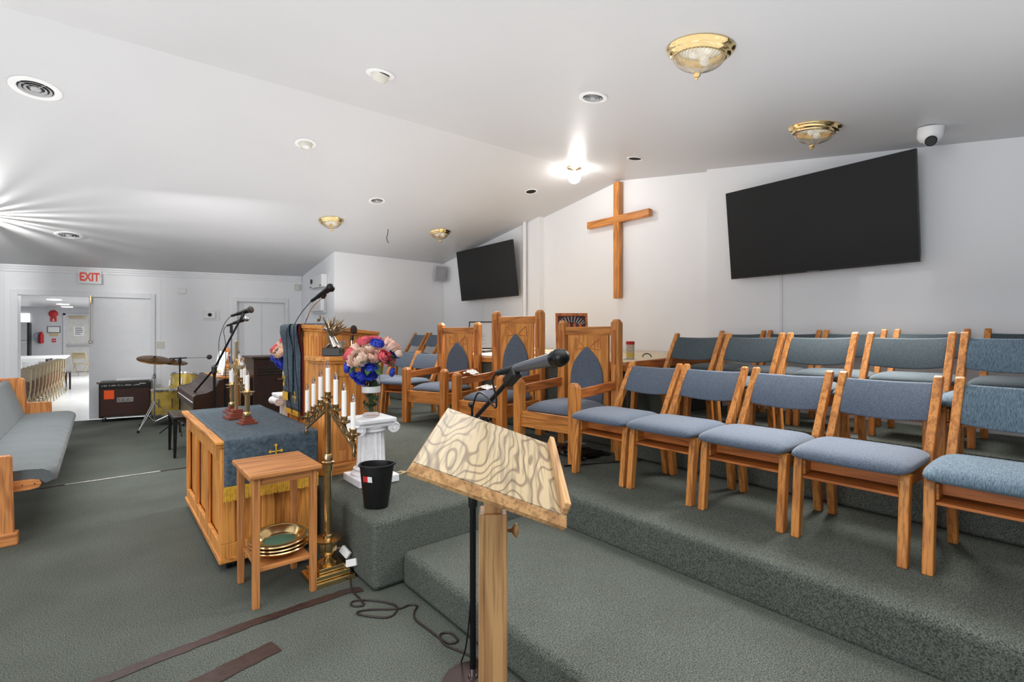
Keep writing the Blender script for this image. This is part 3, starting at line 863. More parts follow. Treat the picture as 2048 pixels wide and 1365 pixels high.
# gooseneck on the pulpit
g = thing('gooseneck_stand', 'chrome gooseneck rising from the pulpit top to a microphone clip', 'stand')
pts = bez([(1.244, 4.093, 1.452), (1.262, 4.068, 1.52), (1.285, 4.03, 1.59), (1.318, 3.975, 1.645), (1.345, 3.945, 1.672)], 8)
MB().tube(pts, .0065, 10).build('neck', CHROME, g, smooth=True)
MB().lathe([(.03, 0), (.028, .008), (.012, .012)], 20, T(1.244, 4.093, 1.45)).build('flange', BLACKM, g)
MB().bar((1.338, 3.95, 1.664), (1.348, 3.925, 1.70), .03, .03).build('clip', BLACK, g, bevel=.006)
mic('black microphone pointing up above the pulpit', (1.285, 4.05, 1.642), (1.383, 3.843, 1.752), BLACK, BLACK, [(1.285, 4.05, 1.642), (1.232, 4.10, 1.56), (1.17, 4.07, 1.466), (1.158, 4.063, 1.40), (1.172, 4.06, 1.1), (1.188, 4.05, .90), (1.19, 4.04, .66)], 1.35)
cb = MB().tube(bez([(1.30, 4.30, 1.452), (1.19, 4.24, 1.462), (1.150, 4.225, 1.40), (1.156, 4.22, 1.15), (1.165, 4.215, .95), (1.185, 4.2, .75)], 8), .003, 8).build('black_cable', BLACK, None, smooth=True)
tag(cb, 'thin black cable lying over the blue stole on the pulpit', 'cable')
# low mic with wind cap standing on the ledge behind the statue
t = thing('microphone_stand', 'small chrome tube with black foam cap on the pulpit ledge behind the flowers', 'stand')
MB().lathe([(.028, 0), (.028, .008), (.008, .012), (.0075, .115), (.0075, .12)], 20, T(1.435, 3.60, 1.222)).build('tube', CHROME, t, smooth=False)
MB().tube([(1.435, 3.60, 1.335), (1.437, 3.597, 1.375)], .012, 12).build('clip', BLACK, t)
MB().ball((1.445, 3.59, 1.415), .028, 18, 12, (.9, .9, 1.2)).build('foam_cap', plain('brown_foam', (58, 44, 38), .9), t, smooth=True)

# eagle statue
SILV = plain('antique_silver', (176, 168, 158), .28, 1.0, .35, 60)
BRZ = plain('antique_bronze', (150, 130, 104), .32, 1.0, .35, 50)
eg = thing('eagle_statue', 'silver and bronze eagle statue with raised wings on black block', 'statue', (1.315, 3.645, 1.2235), (0, 0, -math.atan(.824)))
eg.scale = (1.3, 1.3, 1.3)
MB().box(-.05, .05, -.04, .04, 0, .045).build('plinth', BLACK, eg, bevel=.003)
b = MB().tube(bez([(.012, 0, .05), (.0, 0, .075), (-.012, 0, .105), (-.02, 0, .13), (-.03, 0, .148)], 5), .026, 10, r2=.013)
b.ball((-.036, 0, .152), .016, 12, 8, (1.25, .9, .9)); b.tube([(-.048, 0, .151), (-.062, 0, .147), (-.066, 0, .138)], .007, 6, r2=.001)
for s_ in (-1, 1): b.tube([(-.004, s_ * .012, .07), (-.022, s_ * .016, .062), (-.034, s_ * .014, .048)], .006, 6)
b.build('body', SILV, eg, smooth=True)
rnd = random.Random(5)
for s_ in (-1, 1):
    b = MB()
    for row, (n_, L0, r_) in enumerate(((9, .105, .009), (8, .07, .010), (6, .045, .010))):
        for k in range(n_):
            a = radians(12 + k * 108 / n_ + row * 5); L = L0 * rnd.uniform(.85, 1.1)
            p0 = V((-.008 + .004 * row, s_ * (.014 + .006 * row), .118 - .004 * k / n_)); d = V((cos(a), s_ * (.25 + .05 * k / n_), sin(a))).normalized()
            p1 = p0 + d * L; m = p0.lerp(p1, .55) + V((0, s_ * .006, .006)); b.tube([p0, m, p1], r_, 5, r2=.0015)
    b.build('wing', BRZ, eg)
b = MB()
for k in range(7):
    a = radians(-62 + k * 13); b.tube([(.008, (k - 3) * .003, .075), (.03 + .02 * cos(a), (k - 3) * .006, .072 + .03 * sin(a)), (.03 + .06 * cos(a) * .8, (k - 3) * .008, .075 + .045 * sin(a))], .007, 5, r2=.001)
b.build('tail', SILV, eg)

# ---------------------------------------------------------------- white column pedestals, vases, flowers
def pedestal(label, x, y, h=.435):
    t = thing('column_pedestal', label, 'pedestal', (x, y, .382), (0, 0, pi / 2), 'white column pedestals')
    t.scale = (1.13, 1.13, 1)
    b = MB().box(-.125, .125, -.125, .125, 0, .05)
    b.build('base', PLASTER, t, bevel=.006)
    n = 96; prof = []
    zs = [(.118, .05), (.118, .065), (.098, .08), (.104, .095), (.088, .105), (.085, .12)]
    b = MB().lathe(zs, 48)
    vs = []; fs = []
    Z = [.12, .13, .30, .335, .34]; Rr = [.085, .083, .077, .078, .082]
    for z, r in zip(Z, Rr):
        for k in range(n):
            a = 2 * pi * k / n; fl = abs(sin(8 * a)) ; d = .009 * (1 - (1 - fl) ** 2) if .125 < z < .338 else 0
            vs.append(((r - d) * cos(a), (r - d) * sin(a), z))
    for i in range(len(Z) - 1):
        for k in range(n): fs.append((i * n + k, i * n + (k + 1) % n, (i + 1) * n + (k + 1) % n, (i + 1) * n + k))
    b.add(vs, fs)
    b.lathe([(.082, .34), (.090, .348), (.088, .36), (.098, .372), (.10, .385)], 48)
    b.build('fluted_shaft', PLASTER, t, smooth=True)
    b = MB().box(-.115, .115, -.115, .115, .405, .435)
    b.box(-.10, .10, -.10, .10, .378, .405)
    b.build('abacus', PLASTER, t, bevel=.008)
    for sy in (-1, 1):
        b = MB()
        b.lathe([(.034, -.095), (.038, -.09), (.030, -.05), (.027, 0), (.030, .05), (.038, .09), (.034, .095)], 28, T(0, sy * .108, .365) @ RY(pi / 2))
        for sx in (-1, 1):
            sp = [(sx * .097, sy * .108 + sy * (.033 - .0045 * q) * cos(q * .9), .365 + (.033 - .0045 * q) * sin(q * .9)) for q in [i * .35 for i in range(20)]]
            b.tube(sp, .0035, 6)
        b.build('volute', PLASTER, t, smooth=True)
    return t
pedestal('white column pedestal carrying a glass vase, beside the black bucket', 1.43, 3.25)
pedestal('white column pedestal on the other side of the pulpit, mostly hidden', 1.42, 5.12)

PK1 = plain('pale_pink_petals', (255, 206, 190), .7, 0, .12, 40)
PK2 = plain('rose_pink_petals', (250, 110, 124), .7, 0, .2, 40)
PK3 = plain('peach_petals', (255, 222, 204), .7, 0, .1, 40)
BL = plain('blue_petals', (60, 82, 206), .65, 0, .3, 40)
LEAF = plain('green_leaves', (66, 104, 60), .6, 0, .35, 30)
LEAFD = plain('dark_green_stems', (62, 92, 60), .5, 0, .35, 30)
def blossom(par, c, r, mat, out, seed, kind='rose'):
    rnd = random.Random(seed)
    M = along(c, out)
    b = MB()
    rings = 5 if kind == 'rose' else 6
    for q in range(rings):
        f = (q + 1) / rings; n = 3 + q * (1 if kind == 'rose' else 2)
        for k in range(n):
            a0 = 2 * pi * k / n + q * .8 + rnd.uniform(-.15, .15); w = pi / n * (1.25 if kind == 'rose' else 1.0)
            RR = r * (.30 + .70 * f) * rnd.uniform(.94, 1.06); tip = .25 + 1.05 * f ** 1.2 + rnd.uniform(-.1, .1)
            vs = []
            for jj in range(5):
                v = jj / 4; th = 2.3 - (2.3 - tip) * v
                for i in range(5):
                    u = i / 4 * 2 - 1
                    ang = a0 + u * w * (.5 + .5 * sin(pi * min(1, v * .7 + .12)))
                    fl = RR * (1 + (.16 if v == 1 else .02) + (rnd.uniform(-.05, .05) if v == 1 else 0) - .05 * u * u)
                    th2 = th + .12 * u * u * v
                    vs.append((fl * sin(th2) * cos(ang), fl * sin(th2) * sin(ang), fl * cos(th2) * .82 - .05 * r))
            fs = [(jj * 5 + i, jj * 5 + i + 1, (jj + 1) * 5 + i + 1, (jj + 1) * 5 + i) for jj in range(4) for i in range(4)]
            b.add(vs, fs, M)
    return b.build('flower', mat, par, smooth=True)
def leafmesh(b, p, d, L, w, rnd):
    d = V(d).normalized(); s = d.cross(V((rnd.uniform(-.3, .3), rnd.uniform(-.3, .3), 1))).normalized(); n = s.cross(d)
    q = []
    for v, ww in ((0, .05), (.3, .8), (.6, 1), (.85, .55), (1, .02)):
        m = V(p) + d * L * v - V((0, 0, 1)) * L * .35 * v * v
        q += [m - s * w * ww / 2 + n * .1 * w, m, m + s * w * ww / 2 + n * .1 * w]
    fs = []
    for j in range(4):
        for i in range(2): fs.append((j * 3 + i, j * 3 + i + 1, (j + 1) * 3 + i + 1, (j + 1) * 3 + i))
    b.add(q, fs)
def vase(label, x, y, z):
    t = thing('glass_vase', label, 'vase', (x, y, z), (0, 0, 0), 'glass vases')
    MB().lathe([(.05, 0), (.056, .004), (.057, .02), (.058, .15), (.060, .30), (.057, .30), (.0545, .15), (.0535, .022), (.001, .018)], 40, cap=False).build('glass', GLASS, t, smooth=True)
    MB().lathe([(.0605, .165), (.061, .167), (.0615, .205), (.061, .207)], 40, cap=False).build('white_band', WHITE, t, smooth=True, solid=.001)
def bouquet(label, x, y, z, scale=1.0, seed=1):
    """origin at vase foot; stems stand in the vase"""
    t = thing('flower_bouquet', label, 'flowers', (x, y, z))
    rnd = random.Random(seed)
    b = MB()
    for k in range(16):
        a = rnd.uniform(0, 6.28); r0 = rnd.uniform(0, .03); r1 = rnd.uniform(.0, .03)
        b.tube(bez([(r0 * cos(a), r0 * sin(a), .03), (-r1 * cos(a), r1 * sin(a), .15), (r1 * 1.3 * cos(a + 1), r1 * sin(a + 1), .31), (.07 * cos(a), .07 * sin(a), .38)], 4), .003, 5)
    b.build('stem', LEAFD, t)
    b = MB()
    for k in range(60):
        a = rnd.uniform(0, 6.28); r0 = rnd.uniform(.02, .046); zz = rnd.uniform(.04, .26)
        leafmesh(b, (r0 * cos(a), r0 * sin(a), zz), (cos(a + 1.6) , sin(a + 1.6), rnd.uniform(.2, 2)), .05, .034, rnd)
    b.build('leaves_in_vase', LEAFD, t)
    b = MB()
    for k in range(34):
        a = rnd.uniform(0, 6.28); e = rnd.uniform(-.35, .7)
        p = (.06 * cos(a), .06 * sin(a), .37 + .03 * e)
        leafmesh(b, p, (cos(a), sin(a), e), rnd.uniform(.09, .13), .05, rnd)
    b.build('foliage', LEAF, t)
    # flowers spread over a dome; camera side is roughly (-.38,-.92)
    cen = V((0, 0, .385))
    R_ = V((.772, -.636, 0)); Fv = V((.636, .772, 0)) * -1
    fl = [(-.155, .045, .03, PK2, .055, 'rose'), (-.06, .02, .11, PK3, .082, 'peony'), (.04, .035, .09, PK1, .06, 'peony'), (.115, .03, .06, PK2, .052, 'rose'),
          (.025, -.075, .12, BL, .062, 'rose'), (-.055, -.125, .09, BL, .055, 'rose'), (-.115, -.095, .07, BL, .042, 'peony'), (-.17, -.055, .02, BL, .042, 'peony'),
          (-.045, .145, .02, PK2, .058, 'peony'), (.055, .125, .03, BL, .055, 'peony'), (.145, .115, -.02, PK1, .072, 'peony'), (.19, .06, -.03, PK3, .05, 'peony'),
          (.155, -.09, .0, BL, .035, 'peony'), (-.12, .09, -.02, PK3, .055, 'peony'), (-.11, .0, .06, PK1, .045, 'peony'), (.0, .09, .06, PK3, .05, 'peony'),
          (.10, .0, -.12, PK2, .06, 'rose'), (-.1, .0, -.13, BL, .06, 'rose'), (.0, .05, -.14, PK1, .07, 'peony'), (.0, .14, -.08, PK2, .06, 'rose'), (.15, .05, -.1, BL, .05, 'rose')]
    for i, (l, u, f, m, r, kd) in enumerate(fl):
        c = cen + (R_ * l + V((0, 0, u)) + Fv * f) * scale
        out = (c - V((0, 0, .33)))
        blossom(t, c, r * scale * .92, m, out, seed * 100 + i, kd)
    return t
vase('clear glass vase with white band on the pedestal by the bucket', 1.43, 3.25, .819)
bouquet('pink and blue artificial flowers in the vase by the bucket', 1.43, 3.25, .82, .95, 1)
vase('clear glass vase on the pedestal hidden behind the pulpit', 1.42, 5.12, .819)
bouquet('pink and blue artificial flowers showing beyond the pulpit', 1.42, 5.12, .82, .9, 2)

# ---------------------------------------------------------------- black bucket on the platform corner
bk = thing('waste_bucket', 'black plastic waste bucket with pour lip on the platform corner', 'bucket', (1.235, 2.735, .382), (0, 0, radians(-40)))
def ring(rx, ry, z, n=40, sp=0.0):
    out = []
    for k in range(n):
        a = 2 * pi * k / n
        e = sp * math.exp(-((a - 0) if a < pi else (a - 2 * pi)) ** 2 / .10)
        out.append(((rx + e) * (abs(cos(a)) ** .8) * (1 if cos(a) > 0 else -1), ry * (abs(sin(a)) ** .8) * (1 if sin(a) > 0 else -1), z + e * .4))
    return out
R1 = [ring(.066, .052, 0), ring(.068, .054, .004), ring(.092, .074, .238, sp=.010), ring(.099, .080, .240, sp=.016), ring(.099, .080, .248, sp=.016), ring(.090, .072, .248, sp=.014), ring(.064, .050, .008), ring(.001, .001, .008)]
b = MB(); n = 40
vs = sum(R1, []); fs = [(i * n + k, i * n + (k + 1) % n, (i + 1) * n + (k + 1) % n, (i + 1) * n + k) for i in range(len(R1) - 1) for k in range(n)]
fs.append(tuple(range(n - 1, -1, -1)))
b.add(vs, fs).build('shell', BLACK, bk, smooth=True)
RED = plain('red_paint', (196, 40, 44), .45)
b = MB().box(-.03, .0, -.001, .001, -.016, .016); b.build('red_label', RED, bk, loc=(-.028, -.0735, .175), rot=(.08, 0, -.32))
b = MB().box(0, .028, -.001, .001, -.016, .016); b.box(.004, .024, -.0015, -.0005, -.004, .010); b.build('white_label', WHITE, bk, loc=(-.028, -.0735, .175), rot=(.08, 0, -.32))

# ---------------------------------------------------------------- lectern in front
yaw = atan2(.772, .636)
le = thing('wooden_lectern', 'pale oak lectern with wide tilted reading board on square post', 'lectern', (.818, 1.0724, 0), (0, 0, radians(51.35)))
# local x runs away from the camera (board width), local y to the camera's left
pz = .035
MB().box(-.038, .038, -.038, .038, .04, .90).build('post', LEC['z'], le, bevel=.004)
MB().box(-.024, .024, -.024, .024, .89, 1.02).build('sliding_post', LEC['z'], le, bevel=.002)
b = MB().box(-.03, .03, -.26, .26, 0, .04); b.box(-.24, .24, -.03, .03, 0, .041); b.build('cross_foot', LEC['x'], le, bevel=.006)
b = MB().lathe([(.005, 0), (.006, .012), (.012, .016), (.019, .022), (.019, .026), (.010, .030), (.001, .031)], 24, T(.0, -.038, .845) @ RX(pi / 2)); b.build('knob', LEC['y'], le, smooth=True)
BM = T(0, .0, 1.0582 - .021) @ RX(radians(19.8)) @ RY(radians(-4.6))
bd = MB().box(-.2645, .2645, -.1765, .1765, .016, .0225).build('reading_board', BOARD, le)
bd.matrix_local = BM
b = MB().hexa([(-.272, -.183, 0), (.272, -.183, 0), (.272, .183, 0), (-.272, .183, 0), (-.265, -.177, .0205), (.265, -.177, .0205), (.265, .177, .0205), (-.265, .177, .0205)]).build('board_body', LEC['x'], le, bevel=.001); b.matrix_local = BM
b = MB().box(-.262, .262, -.178, -.162, .022, .050).build('paper_ledge', LEC['x'], le, bevel=.004); b.matrix_local = BM
b = MB().hexa([(-.268, -.179, -.010), (.268, -.179, -.010), (.268, .179, -.010), (-.268, .179, -.010), (-.2725, -.1835, 0.001), (.2725, -.1835, 0.001), (.2725, .1835, 0.001), (-.2725, .1835, 0.001)]).build('board_edge', LEC['x'], le, bevel=.001); b.matrix_local = BM
b = MB().box(-.06, .06, -.05, .05, -.03, -.012).build('bracket', LEC['x'], le); b.matrix_local = BM

# mic stand with boom behind it
ms = thing('microphone_stand', 'black boom microphone stand behind the pale oak lectern', 'stand', (1.135, 1.62, 0))
MB().lathe([(.115, 0), (.12, .004), (.118, .012), (.02, .024), (.016, .03)], 40).build('round_base', plain('brown_iron', (58, 42, 40), .4, .5), ms, smooth=True)
MB().tube([(0, 0, .03), (0, 0, .065)], .011, 16).build('chrome_collar', CHROME, ms)
MB().tube([(0, 0, .06), (0, 0, .70)], .0125, 16).build('pole', BLACKM, ms, smooth=True)
MB().lathe([(.014, .69), (.018, .70), (.018, .75), (.010, .79)], 20).build('clutch', BLACK, ms, smooth=True)
MB().tube([(0, 0, .78), (0, 0, 1.03)], .0075, 12).build('upper_tube', BLACKM, ms, smooth=True)
o = MB().lathe([(.012, -.03), (.02, -.02), (.02, .02), (.012, .03)], 16, T(0, 0, 1.035) @ RY(pi / 2)).build('boom_clutch', BLACK, ms, smooth=True)
MB().tube([(0, -.0, 1.035), (-.01, -.005, 1.095)], .005, 8).build('wing_screw', BLACK, o)
MB().ball((-.012, -.005, 1.10), .012, 12, 8).build('wing_knob', BLACK, o, smooth=True)
MB().tube([(.045, .14, .985), (0, 0, 1.035), (-.117, -.38, 1.235)], .0085, 12).build('boom', BLACKM, ms, smooth=True)
MB().bar((-.105, -.345, 1.215), (-.125, -.42, 1.257), .034, .034).build('clip', BLACK, ms, bevel=.008)
mic('grey handheld microphone with black grille over the lectern', (1.005, 1.30, 1.247), (1.030, 1.002, 1.313), BLACKM, GREY,
    [(1.005, 1.30, 1.247), (1.008, 1.325, 1.22), (1.02, 1.32, 1.16), (1.037, 1.35, 1.125), (1.07, 1.45, 1.155), (1.09, 1.53, 1.15), (1.115, 1.60, 1.06), (1.165, 1.66, .95), (1.15, 1.63, .6), (1.118, 1.63, .2), (1.16, 1.74, .012)], 1.08)
# cables on floor
c_ = MB().tube([V((p[0], p[1], .006)) for p in bez([(1.10, 3.25, 0), (1.09, 3.02, 0), (1.095, 2.80, 0), (1.045, 2.62, 0), (1.04, 2.50, 0), (1.03, 2.43, 0), (.985, 2.46, 0), (1.0, 2.50, 0), (1.06, 2.47, 0), (1.13, 2.38, 0), (1.15, 2.30, 0), (1.08, 2.25, 0), (.99, 2.345, 0), (.98, 2.39, 0), (1.04, 2.37, 0), (1.15, 2.29, 0), (1.21, 2.285, 0), (1.235, 2.25, 0), (1.20, 2.215, 0), (1.17, 2.15, 0), (1.175, 2.05, 0), (1.19, 1.90, 0), (1.235, 1.88, 0), (1.24, 1.95, 0), (1.20, 1.97, 0), (1.175, 1.90, 0), (1.205, 1.80, 0), (1.235, 1.70, 0)], 8)], .0045, 8).build('floor_cable', plain('dark_brown_rubber', (40, 30, 28), .5), None, smooth=True)
tag(c_, 'looping dark cable on the carpet from the candelabrum towards the step', 'cable')
t = tag(MB().tube(bez([(1.085, 2.96, .02), (1.07, 3.03, .06), (1.085, 3.12, .16), (1.075, 3.18, .05), (1.03, 3.2, .012), (1.0, 3.1, .012), (.9, 3.13, .012)], 8), .004, 6).build('power_cable', BLACK), 'tangled black power cord between table and platform', 'cable')
for i, (x, y, z, r, l) in enumerate(((1.085, 2.82, .13, .5, 'upper white plug adapter by the candelabrum foot'), (1.10, 2.76, .085, -.3, 'lower white plug adapter by the candelabrum foot'))):
    t = thing('plug_adapter', l, 'adapter', (x, y, z), (r, .3, .5), 'white plug adapters')
    MB().box(-.011, .011, -.035, .035, -.02, .02).build('housing', WHITE, t, bevel=.004)
    MB().tube([(0, .035, 0), (.0, .06, -.02), (-.012, .07, -z + .03)], .004, 6).build('cord', WHITE, t)

# tape on the carpet
def tape(name, pts, w, label, z=.004, mat=TAPE, jag=.006, seed=2):
    rnd = random.Random(seed); vs = []; fs = []
    P = [V((p[0], p[1])) for p in pts]; Q = []
    for a, c in zip(P[:-1], P[1:]):
        for k in range(14): Q.append(a.lerp(c, k / 14))
    Q.append(P[-1]); d = (P[-1] - P[0]).normalized(); s = V((-d.y, d.x))
    for q in Q:
        for sg in (-1, 1):
            m = q + s * (w / 2 * sg + rnd.uniform(-jag, jag)); vs.append((m.x, m.y, z))
        vs.append((q.x, q.y, z + .001))
    for i in range(len(Q) - 1):
        o = i * 3; fs += [(o, o + 2, o + 5, o + 3), (o + 2, o + 1, o + 4, o + 5)]
    return tag(MB().add(vs, fs).build(name, mat), label, 'tape')
tape('floor_tape', [(-.35, 2.50), (.03, 2.565), (.55, 2.62), (1.02, 2.625), (1.09, 2.60)], .06, 'long strip of dark brown tape on the carpet before the wooden stand')
tape('floor_tape', [(.20, 2.27), (.60, 2.36)], .10, 'short wide piece of dark brown tape on the carpet', jag=.004, seed=4)
tape('floor_tape', [(-.42, 6.13), (-.25, 6.15)], .03, 'narrow dark tape end on the carpet by the pew', seed=6)
tape('floor_tape', [(-.25, 6.15), (.47, 6.155)], .03, 'thin pale worn tape line between pew and oak table', mat=speckle('worn_pale_tape', (150, 148, 146), (196, 194, 190), 40, .7), seed=7)
tape('floor_tape', [(.47, 6.155), (.80, 6.15)], .03, 'dark tape end running up to the oak table', seed=8)
fo = thing('floor_outlet', 'small brass floor outlet plate on the platform carpet', 'outlet', (1.66, 3.29, .381), (0, 0, .35))
fo.scale = (.75, .75, 1)
MB().box(-.075, .075, -.045, .045, 0, .004).build('plate', plain('dull_brass', (176, 156, 116), .5, .6, .2, 40), fo, bevel=.001)
MB().lathe([(.026, .004), (.026, .006), (.001, .006)], 20).build('cover', plain('dark_brass', (96, 88, 70), .5, .5), fo)

# ---------------------------------------------------------------- pew
pw = thing('church_pew', 'long oak pew with padded grey blue seat and back', 'pew')
def pend(ya, yb2):
    out = [(-1.02, .0), (-.435, .0), (-.435, .10), (-.445, .575), (-.455, .588), (-.64, .592), (-.655, .60), (-.665, .70), (-.672, .86), (-.70, .885), (-.90, .885), (-.93, .84), (-.93, .3)]
    return MB().prism(out, 'y', ya, yb2)
for ya in (4.59, 8.06):
    pend(ya, ya + .05).build('end_panel', PEW['z'], pw, bevel=.006)
    MB().box(-1.04, -.415, ya - .01, ya + .06, 0, .085).build('foot_block', PEW['x'], pw, bevel=.008)
b = MB().prism([(-.95, .33), (-.36, .335), (-.318, .345), (-.305, .37), (-.318, .395), (-.36, .405), (-.95, .40)], 'y', 4.645, 8.05)
so = b.build('seat_board', PEW['x'], pw, bevel=.003)
for xx in (-.40, -.34):
    MB().lathe([(.004, 0), (.004, .002)], 10, T(xx, 4.645, .372) @ RX(pi / 2)).build('screw', BLACK, so)
# cushion with rolled front, slight creases
vs = []; fs = []; prof = [(-.78, .40), (-.36, .402), (-.30, .385), (-.262, .36), (-.232, .372), (-.222, .41), (-.235, .448), (-.28, .472), (-.36, .478), (-.55, .472), (-.70, .462), (-.80, .455)]
NV = 60
rnd = random.Random(9)
for j in range(NV):
    y = 4.66 + (8.05 - 4.66) * j / (NV - 1); e = 0.9 if j in (0, NV - 1) else 1
    for (x, z) in prof:
        w = .003 * sin(y * 23 + x * 9) * (1 if z > .44 else 0)
        vs.append(((x + .5) * e - .5, y, (z - .42) * e + .42 + w))
n = len(prof)
for j in range(NV - 1):
    for i in range(n): fs.append((j * n + i, j * n + (i + 1) % n, (j + 1) * n + (i + 1) % n, (j + 1) * n + i))
fs += [tuple(range(n)), tuple((NV - 1) * n + k for k in range(n))]
MB().add(vs, fs).build('seat_cushion', FABRICP, pw, smooth=True)
MB().prism([(-.72, .44), (-.665, .46), (-.80, .85), (-.83, .868), (-.86, .85), (-.80, .5)], 'y', 4.73, 8.055).build('back_cushion', FABRICP, pw, bevel=.012, segs=3)
MB().prism([(-.80, .3), (-.76, .3), (-.865, .86), (-.90, .86)], 'y', 4.71, 8.06).build('back_board', PEW['y'], pw)

# ---------------------------------------------------------------- far wall fittings
P0 = lw(0)
def onwall(name, label, cat, s, z, group=None):
    q = lw(s, 0)
    return thing(name, label, cat, (q[0], q[1], z), (0, 0, LWROT), group)
t = onwall('exit_sign', 'white EXIT sign with red letters above the hall doorway', 'sign', 1.06, 2.335)
MB().box(-.15, .15, -.06, -.001, -.125, .13).build('housing', WHITE, t, bevel=.004)
MB().box(-.085, .085, -.05, -.02, .13, .155).build('canopy', BRASSD, t)
REDT = plain('exit_red', (206, 70, 56), .5, 0, .05, emit=.25, ec=(206, 70, 56))
text('EXIT', .185, REDT, t, (0, -.062, -.022), (pi / 2, 0, 0), sx=.66)
b = MB()
for s in (-1, 1): b.tube([(s * .125, -.062, .02), (s * .14, -.062, 0), (s * .125, -.062, -.02)], .003, 5)
b.build('arrow', REDT, t)
t = onwall('light_switch', 'cream double light switch plate beside the hall doorway casing', 'switch', 1.995, 1.21)
MB().box(-.055, .055, -.008, 0, -.058, .058).build('plate', OFFW, t, bevel=.002)
for s in (-.024, .024): MB().box(s - .004, s + .004, -.016, -.006, -.008, .008).build('toggle', OFFW, t)
t = onwall('wall_chime', 'small white square box high between doorway and alarm', 'box', 2.31, 2.155)
MB().box(-.055, .055, -.04, 0, -.05, .05).build('cover', WHITE, t, bevel=.006)
t = onwall('alarm_sounder', 'white wall alarm plate with round dark speaker', 'alarm', 2.74, 1.745)
MB().box(-.13, .13, -.012, 0, -.10, .10).build('plate', WHITE, t, bevel=.004)
MB().box(-.11, .07, -.04, -.01, -.07, .07).build('housing', WHITE, t, bevel=.008)
MB().lathe([(.03, 0), (.032, .004), (.001, .005)], 24, T(-.02, -.04, .0) @ RX(pi / 2)).build('speaker_grille', GRILLE, t)
t = onwall('smoke_alarm_box', 'small white box in the corner above the closed door', 'box', 4.17, 2.31)
MB().box(-.04, .04, -.06, 0, -.06, .06).build('cover', OFFW, t, bevel=.006)

# shelf, projector, boards on the short return wall (faces -x at x = 3.03)
t = thing('wall_shelf', 'white wall shelf on brackets high in the corner', 'shelf', (XR, 9.2, 1.585))
MB().box(-.22, 0, -.66, .72, 0, .02).build('board', TRIMW, t, bevel=.003)
for yy in (-.45, .45):
    b = MB().bar((-.19, yy, -.01), (-.01, yy, -.22), .02, .012); b.box(-.012, 0, yy - .01, yy + .01, -.26, 0); b.build('bracket', TRIMW, t)
t = thing('projector', 'white ceiling-height projector box with dark lens on the return wall', 'projector', (XR, 9.05, 2.32))
MB().box(-.10, -.002, -.36, .36, -.10, .12).build('housing', WHITE, t, bevel=.012)
MB().lathe([(.042, 0), (.045, .012), (.001, .013)], 24, T(-.10, .16, .02) @ RY(-pi / 2)).build('lens', BLACK, t)
MB().box(-.104, -.10, .17, .26, -.085, -.07).build('vent_slot', BLACK, t); MB().box(-.104, -.10, -.33, -.26, -.085, -.065).build('status_port', BLACK, t)
t = thing('wall_cabinet', 'white panel box standing above the corner shelf', 'cabinet', (XR, 8.95, 1.93))
MB().box(-.06, -.002, -.22, .42, -.16, .20).build('body', WHITE, t, bevel=.006)
MB().box(-.12, -.06, -.28, .32, -.13, .22, T(0, 0, 0) @ RY(radians(0))).build('front_panel', TRIMW, t, bevel=.004)
t = thing('brass_ornament', 'small brown and brass ornament on the corner shelf', 'ornament', (XR - .13, 8.75, 1.606))
b = MB().ball((0, 0, .03), .03, 16, 10, (.8, 2.2, 1)); b.tube([(0, -.05, .03), (0, -.10, .07), (0, -.08, .11)], .012, 8); b.build('body', BRASSD, t, smooth=True)

# ---------------------------------------------------------------- amplifier
BRNG = plain('brown_grille_cloth', (62, 38, 30), .8, 0, .25, 60)
am = thing('guitar_amplifier', 'brown grille combo amplifier with orange square sticker by the sliding door', 'amplifier', (lw(1.56, .26)[0], lw(1.56, .26)[1], 0), (0, 0, LWROT))
am.scale = (.70, .9, .87)
W = .48
b = MB().box(-W, W, -.17, .17, .075, .74); b.build('cabinet', BROWNL, am, bevel=.02)
MB().box(-W + .03, W - .03, -.182, -.17, .11, .60).build('grille', BRNG, am, bevel=.004)
o = MB().box(-W + .03, W - .03, -.182, -.168, .62, .71).build('control_panel', BLACK, am, bevel=.003)
b = MB(); rnd = random.Random(3)
for k in range(34):
    xx = -W + .06 + k * .021; hh = rnd.choice((.012, .02, .026)); ww = rnd.choice((.004, .010, .014))
    if k % 7 != 5: b.box(xx, xx + ww, -.186, -.182, .655, .655 + hh)
b.box(.26, .38, -.186, -.182, .678, .695)
b.build('panel_marking', plain('panel_print', (190, 186, 176), .5), o)
MB().box(-W + .10, -W + .28, -.188, -.182, .42, .58).build('orange_sticker', plain('orange_paper', (255, 92, 28), .6, 0, .02), am)
o = MB().box(-.15, .15, -.19, -.182, .355, .44).build('name_badge', plain('badge_grey', (176, 172, 170), .4, .3), am, bevel=.003)
b = MB(); rnd = random.Random(11)
for k in range(9):
    xx = -.132 + k * .030; b.box(xx, xx + .005, -.193, -.190, .37, .425)
    if k % 2: b.box(xx, xx + .018, -.193, -.190, .37, .376)
    if k % 3 == 0: b.box(xx, xx + .018, -.193, -.190, .419, .425)
    if k % 3 != 1: b.box(xx + .016, xx + .021, -.193, -.190, .37, .425)
b.build('badge_lettering', BLACK, o)
for s in (-1, 1):
    for yy in (-.12, .12):
        MB().lathe([(.03, -.012), (.034, 0), (.03, .012)], 16, T(s * (W - .07), yy, .036) @ RY(pi / 2)).build('caster', BLACK, am)
    MB().box(s * W - .035 - (s > 0) * .0, s * W + .035, -.178, -.165, .70, .745).build('corner_cap', CHROME, am, bevel=.006)
MB().box(-.38, .38, -.175, -.15, .078, .10).build('foot_bar', CHROME, am)
